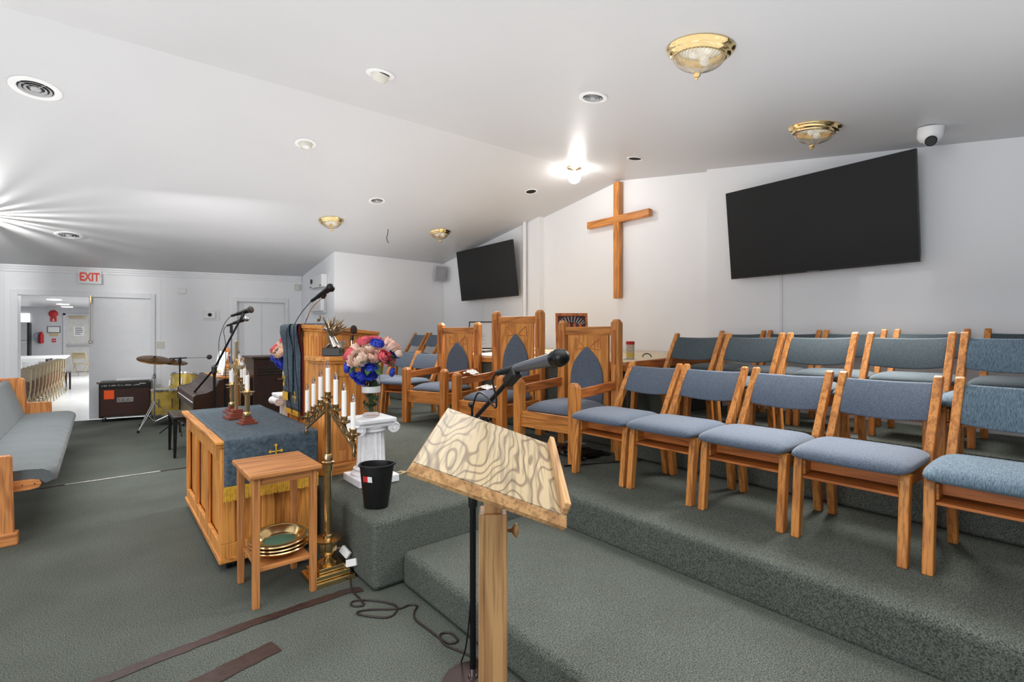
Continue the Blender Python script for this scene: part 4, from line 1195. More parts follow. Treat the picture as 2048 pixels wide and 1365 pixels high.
t = tag(MB().box(-.22, .24, -.10, .12, .0, .03).build('paper_folder', TRIMW, None, loc=(lw(1.66, .27)[0], lw(1.66, .27)[1], .648), rot=(0, .0, LWROT), bevel=.002), 'white papers lying on top of the brown amplifier', 'paper')

# ---------------------------------------------------------------- drum kit
DG = plain('gold_drum_wrap', (186, 160, 78), .25, .25, .25, 9)
SKIN = plain('drum_skin', (196, 186, 160), .5, 0, .05)
def drum(label, c, r, h, tilt=(0, 0, 0)):
    t = thing('drum', label, 'drum', c, tilt, 'gold shell drums')
    MB().lathe([(r, 0), (r, h)], 40, cap=False).build('shell', DG, t, smooth=True)
    for z in (0, h): MB().lathe([(r + .004, z - .014), (r + .010, z - .012), (r + .010, z + .012), (r + .003, z + .014)], 40).build('hoop', CHROME, t)
    MB().lathe([(.001, -.004), (r, -.004)], 32, cap=False).build('bottom_head', SKIN, t)
    MB().lathe([(.001, h + .016), (r * .98, h + .016)], 32, cap=False).build('drum_head', SKIN, t)
    for k in range(8):
        a = 2 * pi * k / 8 + .2
        MB().box(-.008, .012, -.009, .009, h * .32, h * .68, T((r + .004) * cos(a), (r + .004) * sin(a), 0) @ RZ(a)).build('lug', CHROME, t, bevel=.002)
    return t
d_ = drum('large gold floor tom standing behind the cymbal stand', (.80, 9.35, .17), .205, .37)
for k in range(3):
    a = 2 * pi * k / 3 + 3.6
    MB().tube([(.225 * cos(a), .225 * sin(a), .2), (.225 * cos(a), .225 * sin(a), -.165)], .006, 8).build('leg', CHROME, d_)
d_ = drum('smaller gold rack tom tilted above the keyboard', (.93, 8.62, .57), .165, .24, (-.20, .16, .3))
MB().tube([(.16, .02, .10), (.24, .02, .08), (.26, .02, -.25), (.27, .0, -.58)], .010, 8).build('mount', CHROME, d_)
t = thing('bass_drum', 'low cream and white hooped drum under the floor tom', 'drum', (.97, 9.68, .235), (0, 0, LWROT))
MB().lathe([(.22, -.02), (.235, -.02), (.235, .02), (.22, .02)], 40, RX(pi / 2), cap=False).build('hoop', WHITE, t)
MB().lathe([(.001, 0), (.22, 0)], 40, RX(pi / 2), cap=False).build('drum_head', SKIN, t)
t = thing('cymbal_stand', 'chrome double braced tripod stand under the tilted cymbals', 'stand', (.62, 9.06, 0))
MB().tube([(0, 0, .06), (0, 0, 1.015)], .011, 12).build('pole', CHROME, t)
MB().lathe([(.012, .74), (.022, .75), (.022, .79), (.012, .80)], 16).build('clutch', CHROME, t)
for k in range(3):
    a = 2 * pi * k / 3 + 4.1
    b = MB()
    for q in (-.012, .012):
        b.tube([(q * sin(a), q * -cos(a), .40), (.20 * cos(a) + q * sin(a), .20 * sin(a) - q * cos(a), .18), (.36 * cos(a), .36 * sin(a), .02)], .006, 8)
    b.tube([(0, 0, .10), (.19 * cos(a), .19 * sin(a), .19)], .005, 6)
    o = b.build('leg', CHROME, t)
    MB().lathe([(.014, 0), (.016, .03), (.008, .04)], 10, T(.36 * cos(a), .36 * sin(a), 0)).build('rubber_foot', BLACK, o)
CYM = plain('cymbal_bronze', (124, 90, 54), .38, .9, .25, 12)
def cymbal(label, c, r, tilt):
    t = thing('cymbal', label, 'cymbal', c, tilt, 'bronze cymbals')
    MB().lathe([(.008, .030), (.03, .026), (.042, .012), (.06, .008), (r * .6, .003), (r, -.008)], 48, cap=False).build('disc', CYM, t, smooth=True, solid=.002)
    MB().lathe([(.001, .02), (.012, .021), (.012, .05), (.001, .055)], 12).build('wing_nut', BLACK, t)
cymbal('larger bronze cymbal on the chrome stand, tipped towards the door', (.62, 9.06, 1.02), .215, (.27, .10, 0))
cymbal('smaller bronze cymbal behind the larger one', (.86, 9.14, .975), .19, (.20, .12, 0))
t = thing('microphone_stand', 'straight black stand with horizontal chrome arm by the rack tom', 'stand', (.86, 8.34, 0))
MB().tube([(0, 0, .02), (0, 0, 1.05)], .010, 10).build('pole', BLACKM, t); MB().lathe([(.015, .98), (.022, 1.0), (.022, 1.05), (.01, 1.07)], 14).build('clutch', BLACK, t)
MB().tube([(-.09, .27, 1.045), (.06, -.17, 1.065)], .010, 10).build('arm_sleeve', BLACKM, t); MB().tube([(.06, -.17, 1.065), (.24, -.70, 1.085)], .0055, 8).build('arm', CHROME, t)
MB().ball((.25, -.73, 1.09), .032, 14, 10).build('foam_cap', GRILLE, t, smooth=True)
for k in range(3):
    a = 2 * pi * k / 3 + .5
    MB().tube([(0, 0, .22), (.26 * cos(a), .26 * sin(a), .012)], .007, 8).build('leg', BLACKM, t)

# ---------------------------------------------------------------- digital piano, bench and cabinets behind the table
pn = thing('digital_piano', 'dark brown digital piano with closed curved lid near the drums', 'piano')
out = [(.74, .60), (.74, .735), (.76, .755), (.86, .77), (.92, .80), (.955, .85), (.975, .90), (1.02, .905), (1.02, .0), (.985, .0), (.985, .55), (.80, .58)]
for (a, c, nm, mt) in ((6.07, 6.10, 'side_panel', BROWNL), (7.40, 7.43, 'side_panel', BROWNL)):
    MB().prism(out, 'y', a, c).build(nm, mt, pn, bevel=.004)
MB().prism([(.745, .61), (.745, .735), (.765, .750), (.86, .765), (.918, .795), (.95, .845), (.972, .893), (1.015, .898), (1.015, .60)], 'y', 6.10, 7.40).build('lid', BROWN, pn, bevel=.003)
MB().box(.742, .748, 6.12, 7.38, .668, .676).build('trim_line', WHITE, pn)
MB().box(.99, 1.01, 6.1, 7.4, .05, .6).build('back_panel', BROWNL, pn)
MB().box(.92, .96, 6.6, 6.9, .0, .06).build('pedal_box', BROWNL, pn)
bn = thing('piano_bench', 'black padded piano bench pushed under the piano', 'bench', (.80, 6.98, 0))
MB().box(-.175, .175, -.29, .29, .42, .47).build('padded_seat', BROWNL, bn, bevel=.018, segs=3)
for sx in (-1, 1):
    for sy in (-1, 1): MB().hexa([(sx * .155 - .012, sy * .27 - .012, 0), (sx * .155 + .012, sy * .27 - .012, 0), (sx * .155 + .012, sy * .27 + .012, 0), (sx * .155 - .012, sy * .27 + .012, 0),
                                  (sx * .15 - .02, sy * .265 - .02, .42), (sx * .15 + .02, sy * .265 - .02, .42), (sx * .15 + .02, sy * .265 + .02, .42), (sx * .15 - .02, sy * .265 + .02, .42)]).build('leg', BLACK, bn)
ca = thing('organ_console', 'dark brown organ console holding books behind the piano', 'console', (0, 0, 0))
MB().box(1.05, 1.36, 6.72, 7.5, .0, .86).build('case', BROWNL, ca, bevel=.004)
MB().box(1.035, 1.375, 6.70, 7.52, .86, .89).build('top', PINE['y'], ca, bevel=.004)
cb2 = thing('speaker_cabinet', 'tall dark brown slotted speaker cabinet behind the candlesticks', 'cabinet', (0, 0, 0))
MB().box(1.38, 1.86, 6.42, 6.9, .0, 1.10).build('case', BROWNL, cb2, bevel=.006)
MB().box(1.36, 1.88, 6.40, 6.92, 1.10, 1.125).build('top', BROWN, cb2, bevel=.004)
for i in range(3):
    MB().box(1.43, 1.70, 6.412, 6.42, .98 - i * .035, .998 - i * .035).build('louvre_slot', DARKHOLE, cb2)
MB().box(1.64, 1.72, 6.41, 6.42, .84, .86).build('badge', BRASSD, cb2)
CREAMB = plain('cream_cover', (214, 196, 150), .6)
for i, (z, mt, l) in enumerate(((.892, CREAMB, 'thick cream covered book lowest on the organ console'), (.922, plain('tan_cover', (198, 170, 110), .6), 'tan covered book stacked on the organ console'))):
    t = thing('hymn_book', l, 'book', (1.20, 7.0, z), (0, 0, .1 * i), 'books on the organ console')
    MB().box(-.13, .13, -.16, .16, .0, .028).build('cover', mt, t, bevel=.002); MB().box(-.126, .132, -.163, .156, .004, .024).build('page_block', WHITE, t)
t = thing('picture_card', 'small blue seaside picture leaning on the organ console', 'picture', (1.26, 6.98, 1.03), (0, -.15, 0))
MB().box(-.006, .006, -.11, .11, -.08, .10).build('frame', CREAMB, t); MB().box(-.008, -.006, -.10, .10, .0, .09).build('sky_print', plain('blue_print', (48, 92, 190), .5, 0, .3, 20), t)
MB().box(-.008, -.006, -.10, .10, -.07, .0).build('sand_print', plain('teal_print', (120, 160, 170), .5, 0, .3, 20), t)
t = thing('sheet_music', 'open white sheet music leaning above the piano lid', 'paper', (1.12, 6.95, .90), (0, radians(12), 0), None)
MB().box(-.004, .004, -.20, .0, .0, .28).build('page', TRIMW, t); MB().box(-.004, .004, .004, .20, .0, .28, RZ(.15)).build('page', TRIMW, t)
rl = thing('altar_railing', 'oak railing with turned ball finial post behind the dark cabinets', 'railing', (0, 0, 0))
MB().lathe([(.045, 0), (.045, .95), (.05, .955), (.03, .98), (.025, 1.0), (.05, 1.04), (.052, 1.07), (.035, 1.10), (.03, 1.115), (.048, 1.14), (.05, 1.17), (.03, 1.205), (.002, 1.212)], 24, T(1.32, 7.66, 0)).build('newel_post', OAK['z'], rl, smooth=True)
MB().bar((1.32, 7.66, 1.03), (2.95, 7.72, 1.03), .08, .05).build('top_rail', OAK['x'], rl, bevel=.01)
MB().bar((1.32, 7.66, .955), (2.95, 7.72, .955), .03, .04).build('lower_rail', OAK['x'], rl)
MB().bar((1.32, 7.66, .12), (2.95, 7.72, .12), .05, .06).build('bottom_rail', OAK['x'], rl)
for k in range(10):
    xx = 1.46 + k * .155
    MB().lathe([(.018, .12), (.018, .3), (.012, .35), (.018, .5), (.012, .65), (.018, .8), (.018, 1.02)], 12, T(xx, 7.665 + k * .0055, 0)).build('baluster', OAK['z'], rl, smooth=True)

# two black boom stands with mics near the piano
ms = thing('microphone_stand', 'tall black boom stand leaning over the piano', 'stand', (.93, 6.07, 0))
MB().lathe([(.12, 0), (.12, .012), (.02, .022)], 30).build('round_base', BLACKM, ms)
MB().tube([(0, 0, .02), (0, 0, .98)], .012, 12).build('pole', BLACKM, ms); MB().lathe([(.012, .96), (.026, .98), (.026, 1.04), (.012, 1.06)], 14).build('clutch', BLACK, ms)
MB().tube([(-.14, .30, .76), (0, 0, 1.02), (.245, -.09, 1.58)], .0105, 12).build('boom', BLACKM, ms, smooth=True)
MB().bar((.24, -.088, 1.56), (.262, -.096, 1.615), .03, .03).build('clip', BLACK, ms, bevel=.006)
mic('black microphone with foam ball high on the leaning boom', (1.096, 6.116, 1.585), (1.276, 5.946, 1.66), plain('grey_foam', (84, 72, 68), .95, 0, .2, 60), BLACK, [(1.096, 6.116, 1.585), (1.036, 6.126, 1.50), (.986, 6.136, 1.32), (.986, 6.146, 1.1), (.95, 6.12, .92), (.945, 6.11, .3)], 1.5)
ms = thing('microphone_stand', 'white and black straight microphone stand before the closed door', 'stand', (1.16, 6.46, 0))
MB().lathe([(.12, 0), (.12, .012), (.02, .022)], 30).build('round_base', BLACKM, ms)
MB().tube([(0, 0, .02), (0, 0, 1.42)], .008, 12).build('pole', CHROME, ms); MB().tube([(0, 0, 1.40), (0, 0, 1.49)], .016, 12).build('clip', BLACK, ms)
mic('black microphone with chrome grille on the straight stand', (1.12, 6.49, 1.485), (1.31, 6.31, 1.575), CHROME, BLACK, [(1.12, 6.49, 1.485), (1.09, 6.5, 1.42), (1.11, 6.49, 1.2), (1.10, 6.5, .5)], 1.3)

# ---------------------------------------------------------------- screens, cross, wall items
def tv(label, c, w, h, tilt, yaw_, wallx):
    t = thing('wall_television', label, 'television', c, (0, radians(tilt), radians(yaw_)), 'black wall televisions')
    MB().box(0, .035, -w / 2, w / 2, -h / 2, h / 2).build('casing', BLACK, t, bevel=.004)
    MB().box(-.002, .001, -w / 2 + .008, w / 2 - .008, -h / 2 + .014, h / 2 - .008).build('screen', SCREEN, t)
    MB().box(-.004, .0, -.05, .05, -h / 2 + .002, -h / 2 + .010).build('sensor_bar', GREY, t)
    MB().box(.035, .075, -w * .3, w * .3, -h * .32, h * .25).build('rear_cover', BLACK, t, bevel=.01)
    d = wallx - c[0]
    b = MB().box(.07, d - .03, -.16, .16, -.12, -.08); b.box(.07, d - .03, -.16, .16, .08, .12); b.box(d - .06, d - .035, -.2, .2, -.15, .15)
    b.build('wall_bracket', BLACKM, t)
    return t
tv('very large black television tilted down above the chair rows', (4.955, 1.774, 2.388), 1.56, .876, -7.2, -2.2, XW)
tv('black television tilted down beside the white pipe and corner loudspeaker', (4.955, 6.73, 2.425), 1.56, .876, -7.5, 0, XW)
cr = thing('wooden_cross', 'large oak cross mounted on the recessed white wall', 'cross', (5.25, 4.14, 2.61))
MB().box(-.095, -.02, -.045, .045, -.755, .755).build('upright', OAK['z'], cr, bevel=.003)
MB().box(-.096, -.02, -.50, .50, .225, .315).build('crossbar', OAK['y'], cr, bevel=.003)
MB().box(-.02, 0, -.02, .02, -.3, .4).build('mount', OAK['z'], cr)
pp = MB().tube([(5.10, 5.88, 1.182), (5.10, 5.88, ceil_z(5.1, 5.88))], .03, 20).build('white_pipe', TRIMW, None, smooth=True)
tag(pp, 'white vertical pipe running up to the ceiling beside the smaller television', 'pipe')
cb_ = tag(MB().box(XW - .014, XW - .002, 7.035, 7.06, 1.15, 2.02).build('cable_channel', TRIMW), 'white cable channel running down below the smaller television', 'cable cover')
cb_ = tag(MB().box(XW - .014, XW - .002, 2.09, 2.115, 1.25, 1.98).build('cable_channel', TRIMW), 'white cable channel running down below the largest television', 'cable cover')
t = thing('corner_loudspeaker', 'small pale grey loudspeaker hung in the upper corner', 'loudspeaker', (4.98, 8.19, 2.54), (0, .12, radians(-28)))
GR1 = plain('light_grey_plastic', (176, 176, 178), .5)
MB().box(-.10, .10, -.07, .07, -.14, .14).build('housing', GR1, t, bevel=.012)
MB().box(-.088, .088, -.078, -.068, -.125, .125).build('grille', plain('grey_grille', (150, 150, 152), .7), t, bevel=.004)
MB().tube([(.0, .06, .05), (.06, .16, .10)], .01, 8).build('bracket', BLACKM, t)

def ceil_thing(name, label, cat, x, y, group=None):
    ang = -math.atan(.15) if y > ridge_y(x) else math.atan(.159)
    return thing(name, label, cat, (x, y, ceil_z(x, y) - .001), (ang, 0, 0), group)
RIBG = glass('ribbed_glass', (252, 250, 246), .12)
LAMPW = plain('glowing_white_reflector', (250, 248, 240), .4, 0, .02, emit=.2, ec=(255, 250, 238))  # faint emission brightens the insides of the domes, which are unlit
def dome(label, x, y, s=1.0):
    t = ceil_thing('ceiling_dome_light', label, 'ceiling light', x, y, 'brass and glass ceiling domes')
    MB().lathe([(.178 * s, 0), (.182 * s, -.006), (.176 * s, -.014), (.166 * s, -.020), (.162 * s, -.030), (.148 * s, -.036), (.143 * s, -.046), (.132 * s, -.050), (.125 * s, -.048), (.12 * s, -.01)], 56, cap=False).build('brass_ring', BRASSH, t, smooth=True)
    MB().lathe([(.001, -.004), (.12 * s, -.006)], 32, cap=False).build('inner_pan', LAMPW, t)
    n = 84; vs = []; fs = []
    pr = [(.131, -.046), (.128, -.058), (.117, -.074), (.100, -.088), (.078, -.100), (.055, -.108), (.035, -.116), (.018, -.126), (.01, -.13)]
    for r, z in pr:
        for k in range(n):
            a = 2 * pi * k / n; rr = r * s * (1 + (.045 if k % 2 else -.0) * (1 if r > .02 else 0)); vs.append((rr * cos(a + z * 4), rr * sin(a + z * 4), z * s))
    for i in range(len(pr) - 1):
        for k in range(n): fs.append((i * n + k, i * n + (k + 1) % n, (i + 1) * n + (k + 1) % n, (i + 1) * n + k))
    MB().add(vs, fs).build('glass_bowl', RIBG, t, solid=.003)
    for sx in (-1, 1): MB().ball((sx * .055 * s, 0, -.045), .024, 14, 10, (1.4, 1, 1)).build('bulb', LAMPW, t, smooth=True)
    MB().lathe([(.001, -.124), (.016, -.127), (.022, -.136), (.016, -.146), (.009, -.150), (.011, -.156), (.006, -.164), (.001, -.166)], 20).build('finial', BRASS, t, smooth=True)
dome('brass and ribbed glass dome light, largest looking one over the front chair row', 2.56, 1.47, 1.0)
dome('brass and ribbed glass dome light in front of the very large television', 4.24, 1.485, 1.0)
dome('brass and ribbed glass dome light over the pulpit', 2.50, 7.02, .93)
dome('brass and ribbed glass dome light before the smaller television', 4.14, 6.82, .93)
def vent(label, x, y, R, stretch=1.0):
    t = ceil_thing('ceiling_vent', label, 'vent', x, y, 'round ceiling vents')
    MB().lathe([(R, 0), (R * .98, -.008), (R * .80, -.012), (R * .70, -.008), (R * .68, -.002)], 48, cap=False).build('rim', WHITE, t, smooth=True)
    MB().lathe([(.001, -.0015), (R * .70, -.0015)], 32, cap=False).build('dark_throat', plain('vent_throat', (40, 38, 38), .7), t)
    for q in (.52, .34): MB().lathe([(R * q, -.004), (R * (q + .09), -.014), (R * (q + .10), -.012), (R * (q + .01), -.002)], 40, cap=False).build('ring_blade', GR1, t, smooth=True)
    MB().lathe([(.001, -.016), (R * .2, -.014), (R * .22, -.004)], 24, cap=False).build('centre_cap', GR1, t, smooth=True)
    b = MB()
    for k in range(4): a = k * pi / 2 + .6; b.bar((0, 0, -.006), (R * .72 * cos(a), R * .72 * sin(a), -.006), .005, .004)
    b.build('spoke', GR1, t)
vent('large round ceiling vent on the slope above the pew', -.38, 5.27, .155)
vent('round ceiling vent between bulb and nearest dome light', 2.774, 2.437, .105)
vent('small round ceiling vent above the pulpit dome light', 2.764, 6.10, .105)
vent('low round ceiling vent near the EXIT sign', -.32, 8.92, .15)
def eye(label, x, y, dx, dy):
    t = ceil_thing('eyeball_downlight', label, 'ceiling light', x, y, 'white eyeball downlights')
    MB().lathe([(.10, 0), (.098, -.006), (.07, -.010), (.062, -.004)], 48, cap=False).build('trim_ring', WHITE, t, smooth=True)
    M = T(0, 0, -.004) @ RX(dy) @ RY(dx)
    MB().lathe([(.063, .01), (.064, -.012), (.056, -.034), (.044, -.050), (.040, -.050), (.034, -.030)], 36, M, cap=False).build('eyeball', OFFW, t, smooth=True)
    MB().lathe([(.001, -.034), (.037, -.036)], 28, M, cap=False).build('lamp_face', WHITE, t)
eye('white eyeball downlight nearer the camera side of the ridge', 1.556, 3.376, .1, .35)
eye('white eyeball downlight on the slope towards the EXIT wall', 1.57, 5.12, .1, -.2)
for (x, y, l) in ((4.383, 3.266, 'open dark hole in the ceiling above the cross'), (4.407, 4.952, 'open dark hole in the ceiling above the white pipe side')):
    t = ceil_thing('recessed_light_hole', l, 'ceiling hole', x, y)
    MB().lathe([(.001, -.002), (.066, -.002)], 32, cap=False).build('opening', DARKHOLE, t)
    MB().lathe([(.066, -.0015), (.070, -.007), (.082, -.005), (.084, 0)], 36, cap=False).build('rim', WHITE, t, smooth=True)
t = thing('bare_globe_bulb', 'glowing bare globe bulb under the ceiling ridge', 'light bulb', (4.40, 4.16, 3.392))
MB().lathe([(.085, .0), (.085, -.012), (.05, -.018), (.035, -.03), (.03, -.045)], 28).build('brass_base', BRASSD, t, smooth=True)
GLOW = plain('glowing_globe', (255, 255, 255), .4, 0, 0, emit=48, ec=(255, 250, 244))
MB().ball((0, 0, -.115), .075, 24, 16).build('globe', GLOW, t, smooth=True)
t = thing('security_camera', 'white dome security camera on the ceiling beside the largest television', 'camera', (4.62, .86, ceil_z(4.62, .86)), (radians(9), 0, radians(-40)))
MB().lathe([(.075, 0), (.078, -.01), (.074, -.07), (.055, -.10), (.02, -.11)], 32).build('housing', WHITE, t, smooth=True)
MB().ball((-.02, -.035, -.095), .042, 24, 14).build('eyeball', WHITE, t, smooth=True)
MB().lathe([(.034, 0), (.036, .006), (.03, .010), (.001, .010)], 24, along((-.038, -.062, -.107), (-.5, -.75, -.3))).build('lens', BLACK, t)
w_ = MB().tube(bez([(3.36, 7.02, ceil_z(3.36, 7.02)), (3.35, 7.02, 2.90), (3.335, 7.02, 2.84), (3.36, 7.01, 2.77)], 6), .005, 6).build('hanging_wire', BLACK)
tag(w_, 'short bent black wire hanging from the ceiling between two dome lights', 'wire')

# ---------------------------------------------------------------- things on the pool lid and around the armchairs
t = thing('wipes_canister', 'round canister with red lid on the cream lid', 'canister', (3.86, 2.93, 1.15))
MB().lathe([(.036, 0), (.038, .003), (.038, .135), (.036, .138)], 28).build('tub', plain('printed_tub', (196, 186, 170), .4, 0, .25, 60), t, smooth=False)
MB().lathe([(.039, .138), (.040, .142), (.040, .165), (.036, .168)], 28).build('lid', RED, t)
MB().lathe([(.0385, .02), (.0385, .06)], 28, cap=False).build('yellow_band', plain('yellow_print', (214, 188, 80), .4), t)
t = tag(MB().box(-.06, .06, -.045, .045, 0, .012).build('paper_pad', WHITE, None, loc=(3.78, 2.98, 1.146), rot=(0, -.022, .3)), 'small white paper pad in front of the red lidded canister', 'paper')
t = thing('carved_picture', 'reddish framed picture of orange figures leaning behind the armchair', 'picture', (3.80, 3.62, 1.153), (0, 0, radians(-40)))
TM = RX(radians(-14))
b = MB().box(-.17, .17, -.008, .008, 0, .03, TM); b.box(-.17, .17, -.008, .008, .44, .47, TM); b.box(-.17, -.145, -.008, .008, .03, .44, TM); b.box(.145, .17, -.008, .008, .03, .44, TM)
b.build('frame', OAKD['z'], t)
MB().box(-.145, .145, -.002, .004, .03, .44, TM).build('canvas', plain('dark_red_print', (64, 28, 24), .6, 0, .4, 20), t)
b = MB()
for k in range(11):
    a = pi * (k + .5) / 11; b.bar(TM @ V((.08 * cos(a), -.004, .33 + .04 * sin(a))), TM @ V((.14 * cos(a), -.004, .36 + .075 * sin(a))), .006, .002, up=(0, 1, 0))
b.build('sunburst', plain('silver_print', (190, 200, 206), .5), t)
b = MB()
for k in range(4): b.lathe([(.001, 0), (.018, .03), (.026, .12), (.018, .2), (.012, .215), (.016, .235), (.001, .255)], 10, TM @ T(-.09 + k * .06, -.005, .11) @ Matrix.Diagonal(V((1, .1, 1, 1))))
b.build('robed_figure', plain('orange_print', (196, 88, 44), .6, 0, .25, 60), t)
MB().bar(TM @ V((0, .01, .35)), (0, .22, .004), .02, .01).build('easel_leg', OAKD['z'], t)
t = thing('framed_certificate', 'black framed certificate with small photo leaning between two armchairs', 'picture', (4.46, 6.16, 1.168), (0, 0, radians(-42)))
TM = RX(radians(-12))
b = MB().box(-.19, .19, -.008, .008, 0, .016, TM); b.box(-.19, .19, -.008, .008, .414, .43, TM); b.box(-.19, -.174, -.008, .008, .016, .414, TM); b.box(.174, .19, -.008, .008, .016, .414, TM)
b.build('frame', BLACK, t)
MB().box(-.174, .174, -.001, .003, .016, .414, TM).build('certificate', plain('grey_paper', (176, 180, 184), .5, 0, .05), t)
MB().box(-.10, .0, -.003, -.001, .27, .37, TM).build('photo_print', plain('brown_photo', (96, 76, 62), .5, 0, .5, 30), t)
b = MB()
for k in range(11): b.box(-.14, .02 + .03 * (k % 3), -.003, -.001, .05 + k * .019, .054 + k * .019, TM)
b.build('text_line', plain('print_grey', (120, 122, 124), .6), t)
MB().bar(TM @ V((0, .01, .3)), (0, .18, .0), .03, .006).build('easel_back', BLACK, t)
def crumple(name, label, cat, c, s, mat, seed, n=9, group=None):
    rnd = random.Random(seed); vs = []; fs = []
    for i in range(n):
        for j in range(n):
            a = 2 * i / (n - 1) - 1; e = 2 * j / (n - 1) - 1
            k = max(0, 1 - (a * a + e * e) * .55)
            vs.append((a * s[0] * rnd.uniform(.85, 1.1), e * s[1] * rnd.uniform(.85, 1.1), .004 + s[2] * k * rnd.uniform(.25, 1.0)))
    for i in range(n - 1):
        for j in range(n - 1): fs.append((i * n + j, (i + 1) * n + j, (i + 1) * n + j + 1, i * n + j + 1))
    o = MB().add(vs, fs).build(name, mat, None, loc=c, smooth=False, solid=.002)
    return tag(o, label, cat, group)
TIS = plain('white_tissue', (238, 236, 230), .8)
crumple('crumpled_tissue', 'crumpled white tissue lying on the armrest of the tallest armchair', 'tissue', (2.90, 4.16, .98), (.05, .09, .055), TIS, 1)
crumple('crumpled_tissue', 'crumpled white tissue on the seat of the tallest armchair', 'tissue', (3.08, 4.10, .826), (.11, .10, .05), TIS, 2)
crumple('folded_cloth', 'cream folded cloth lying on the plywood lid between the armchairs', 'cloth', (4.3, 4.95, 1.158), (.2, .3, .09), CREAM, 3)
crumple('clear_wrapping', 'crumpled pale plastic wrapping on the lid behind the tallest armchair', 'wrapping', (3.85, 4.35, 1.15), (.14, .2, .06), plain('pale_plastic', (206, 204, 196), .25), 4)
BAG = plain('black_bag_plastic', (20, 20, 24), .22)
crumple('plastic_bag', 'shiny black plastic bag under the tallest armchair', 'bag', (3.28, 4.42, .382), (.14, .16, .2), BAG, 5, 11)
crumple('flat_black_bag', 'flattened black bag under the armchair beside the chairs', 'bag', (3.10, 2.93, .382), (.17, .25, .05), BAG, 6, 11)
crumple('grey_leaflet', 'grey leaflet on the flattened black bag', 'paper', (3.20, 3.02, .43), (.05, .10, .015), GR1, 7, 5)
cbl = MB().tube(bez([(2.70, 2.66, .388), (2.85, 2.60, .388), (3.1, 2.5, .388), (3.3, 2.4, .388)], 6), .007, 6).build('loose_cable', BLACK)
tag(cbl, 'black cord on the platform beside the first front row chair', 'cable')
crumple('purple_cloth', 'purple cloth stuffed on the shelf under a middle row chair', 'cloth', (3.60, .745, .926), (.08, .07, .05), plain('purple_fabric', (110, 76, 214), .8), 8)
t = thing('patterned_box', 'zebra patterned box behind the armchair beside the chairs', 'box', (3.78, 3.28, 1.147), (0, 0, .3))
MB().box(-.08, .08, -.06, .06, 0, .11).build('carton', WHITE, t, bevel=.003)
b = MB()
for k in range(7): b.bar((-.082, -.05 + k * .016, .01), (-.082, -.045 + k * .014, .10), .002, .007, up=(1, 0, 0)); b.bar((-.07 + k * .022, -.062, .01), (-.06 + k * .02, -.062, .10), .008, .002)
b.build('black_stripe', BLACK, t)
t = thing('printed_booklet', 'black and white booklets lying by the framed certificate', 'book', (3.92, 5.35, 1.15), (0, 0, .4))
MB().box(-.12, .12, -.09, .09, 0, .03).build('cover', BLACK, t); MB().box(-.118, .122, -.088, .088, .004, .024).build('page_block', WHITE, t); MB().box(-.08, .08, -.06, .06, .03, .032).build('cover_print', WHITE, t)
# ---------------------------------------------------------------- hall beyond the doorway
HX0, HX1, HY = -3.0, 4.4, 25.0
a_ = lw(-1.85, -.12); c_2 = lw(5.6, -.12)
f0 = lw(-1.85); f1 = lw(5.6)
struct(MB().add([(f0[0], f0[1], .001), (f1[0], f1[1], .001), (HX1, HY, .001), (HX0, HY, .001)], [(0, 1, 2, 3)]).build('floor', HTILE))
struct(MB().add([(a_[0], a_[1], 2.42), (c_2[0], c_2[1], 2.42), (HX1, HY, 2.42), (HX0, HY, 2.42)], [(0, 3, 2, 1)]).build('ceiling', CEIL))
HW = plain('hall_wall_paint', (208, 209, 212), .6, 0, .02)
struct(MB().add([(HX0, HY, 0), (HX1, HY, 0), (HX1, HY, 2.42), (HX0, HY, 2.42)], [(0, 1, 2, 3)]).build('wall_hall', HW))
struct(MB().add([(HX0, f0[1] + .1, 0), (HX0, HY, 0), (HX0, HY, 2.42), (HX0, f0[1] + .1, 2.42)], [(0, 1, 2, 3)]).build('wall_hall', HW))
struct(MB().add([(HX1, c_2[1], 0), (HX1, HY, 0), (HX1, HY, 2.42), (HX1, c_2[1], 2.42)], [(0, 1, 2, 3)]).build('wall_hall', HW))
dr = struct(MB().box(-.99, -.07, HY - .05, HY - .01, .01, 2.14).build('door_3', plain('hall_door_paint', (206, 204, 200), .5), bevel=.003))
b = MB(); b.box(-1.06, -.99, HY - .06, HY, 0, 2.2); b.box(-.07, 0, HY - .06, HY, 0, 2.2); b.box(-1.06, 0, HY - .06, HY, 2.14, 2.2); b.build('door_frame', HW, dr)
MB().box(-.94, -.12, HY - .12, HY - .05, .98, 1.05).build('push_bar', GR1, dr, bevel=.008)
MB().box(-.90, -.45, HY - .12, HY - .05, 2.04, 2.09).build('door_closer', BRASSD, dr)
t = thing('door_notice', 'white paper notice taped to the far hall door', 'paper', (-.61, HY - .055, 1.54))
MB().box(-.15, .15, -.002, .0, -.18, .18).build('sheet', WHITE, t)
b = MB(); rnd = random.Random(5)
for k in range(8): b.box(-.11, .02 + rnd.uniform(0, .1), -.004, -.002, .13 - k * .037, .145 - k * .037)
b.build('text_line', BLACK, t)
def hall(name, label, cat, x, z): return thing(name, label, cat, (x * 1.02, HY - .002, z))
t = hall('fire_alarm_bell', 'round red fire alarm bell high on the far hall wall', 'alarm', -1.30, 2.18)
MB().lathe([(.13, 0), (.13, .04), (.10, .06), (.03, .075), (.001, .076)], 28, RX(pi / 2)).build('gong', RED, t, smooth=True); MB().box(-.05, .05, -.02, 0, -.05, .05).build('mount', RED, t)
t = hall('fire_sign', 'small red square sign below the alarm bell', 'sign', -1.30, 1.97)
MB().box(-.09, .09, -.01, 0, -.08, .08).build('plate', RED, t); MB().prism([(-.03, -.05), (.03, -.05), (0, .05)], 'y', -.014, -.01).build('symbol', WHITE, t)
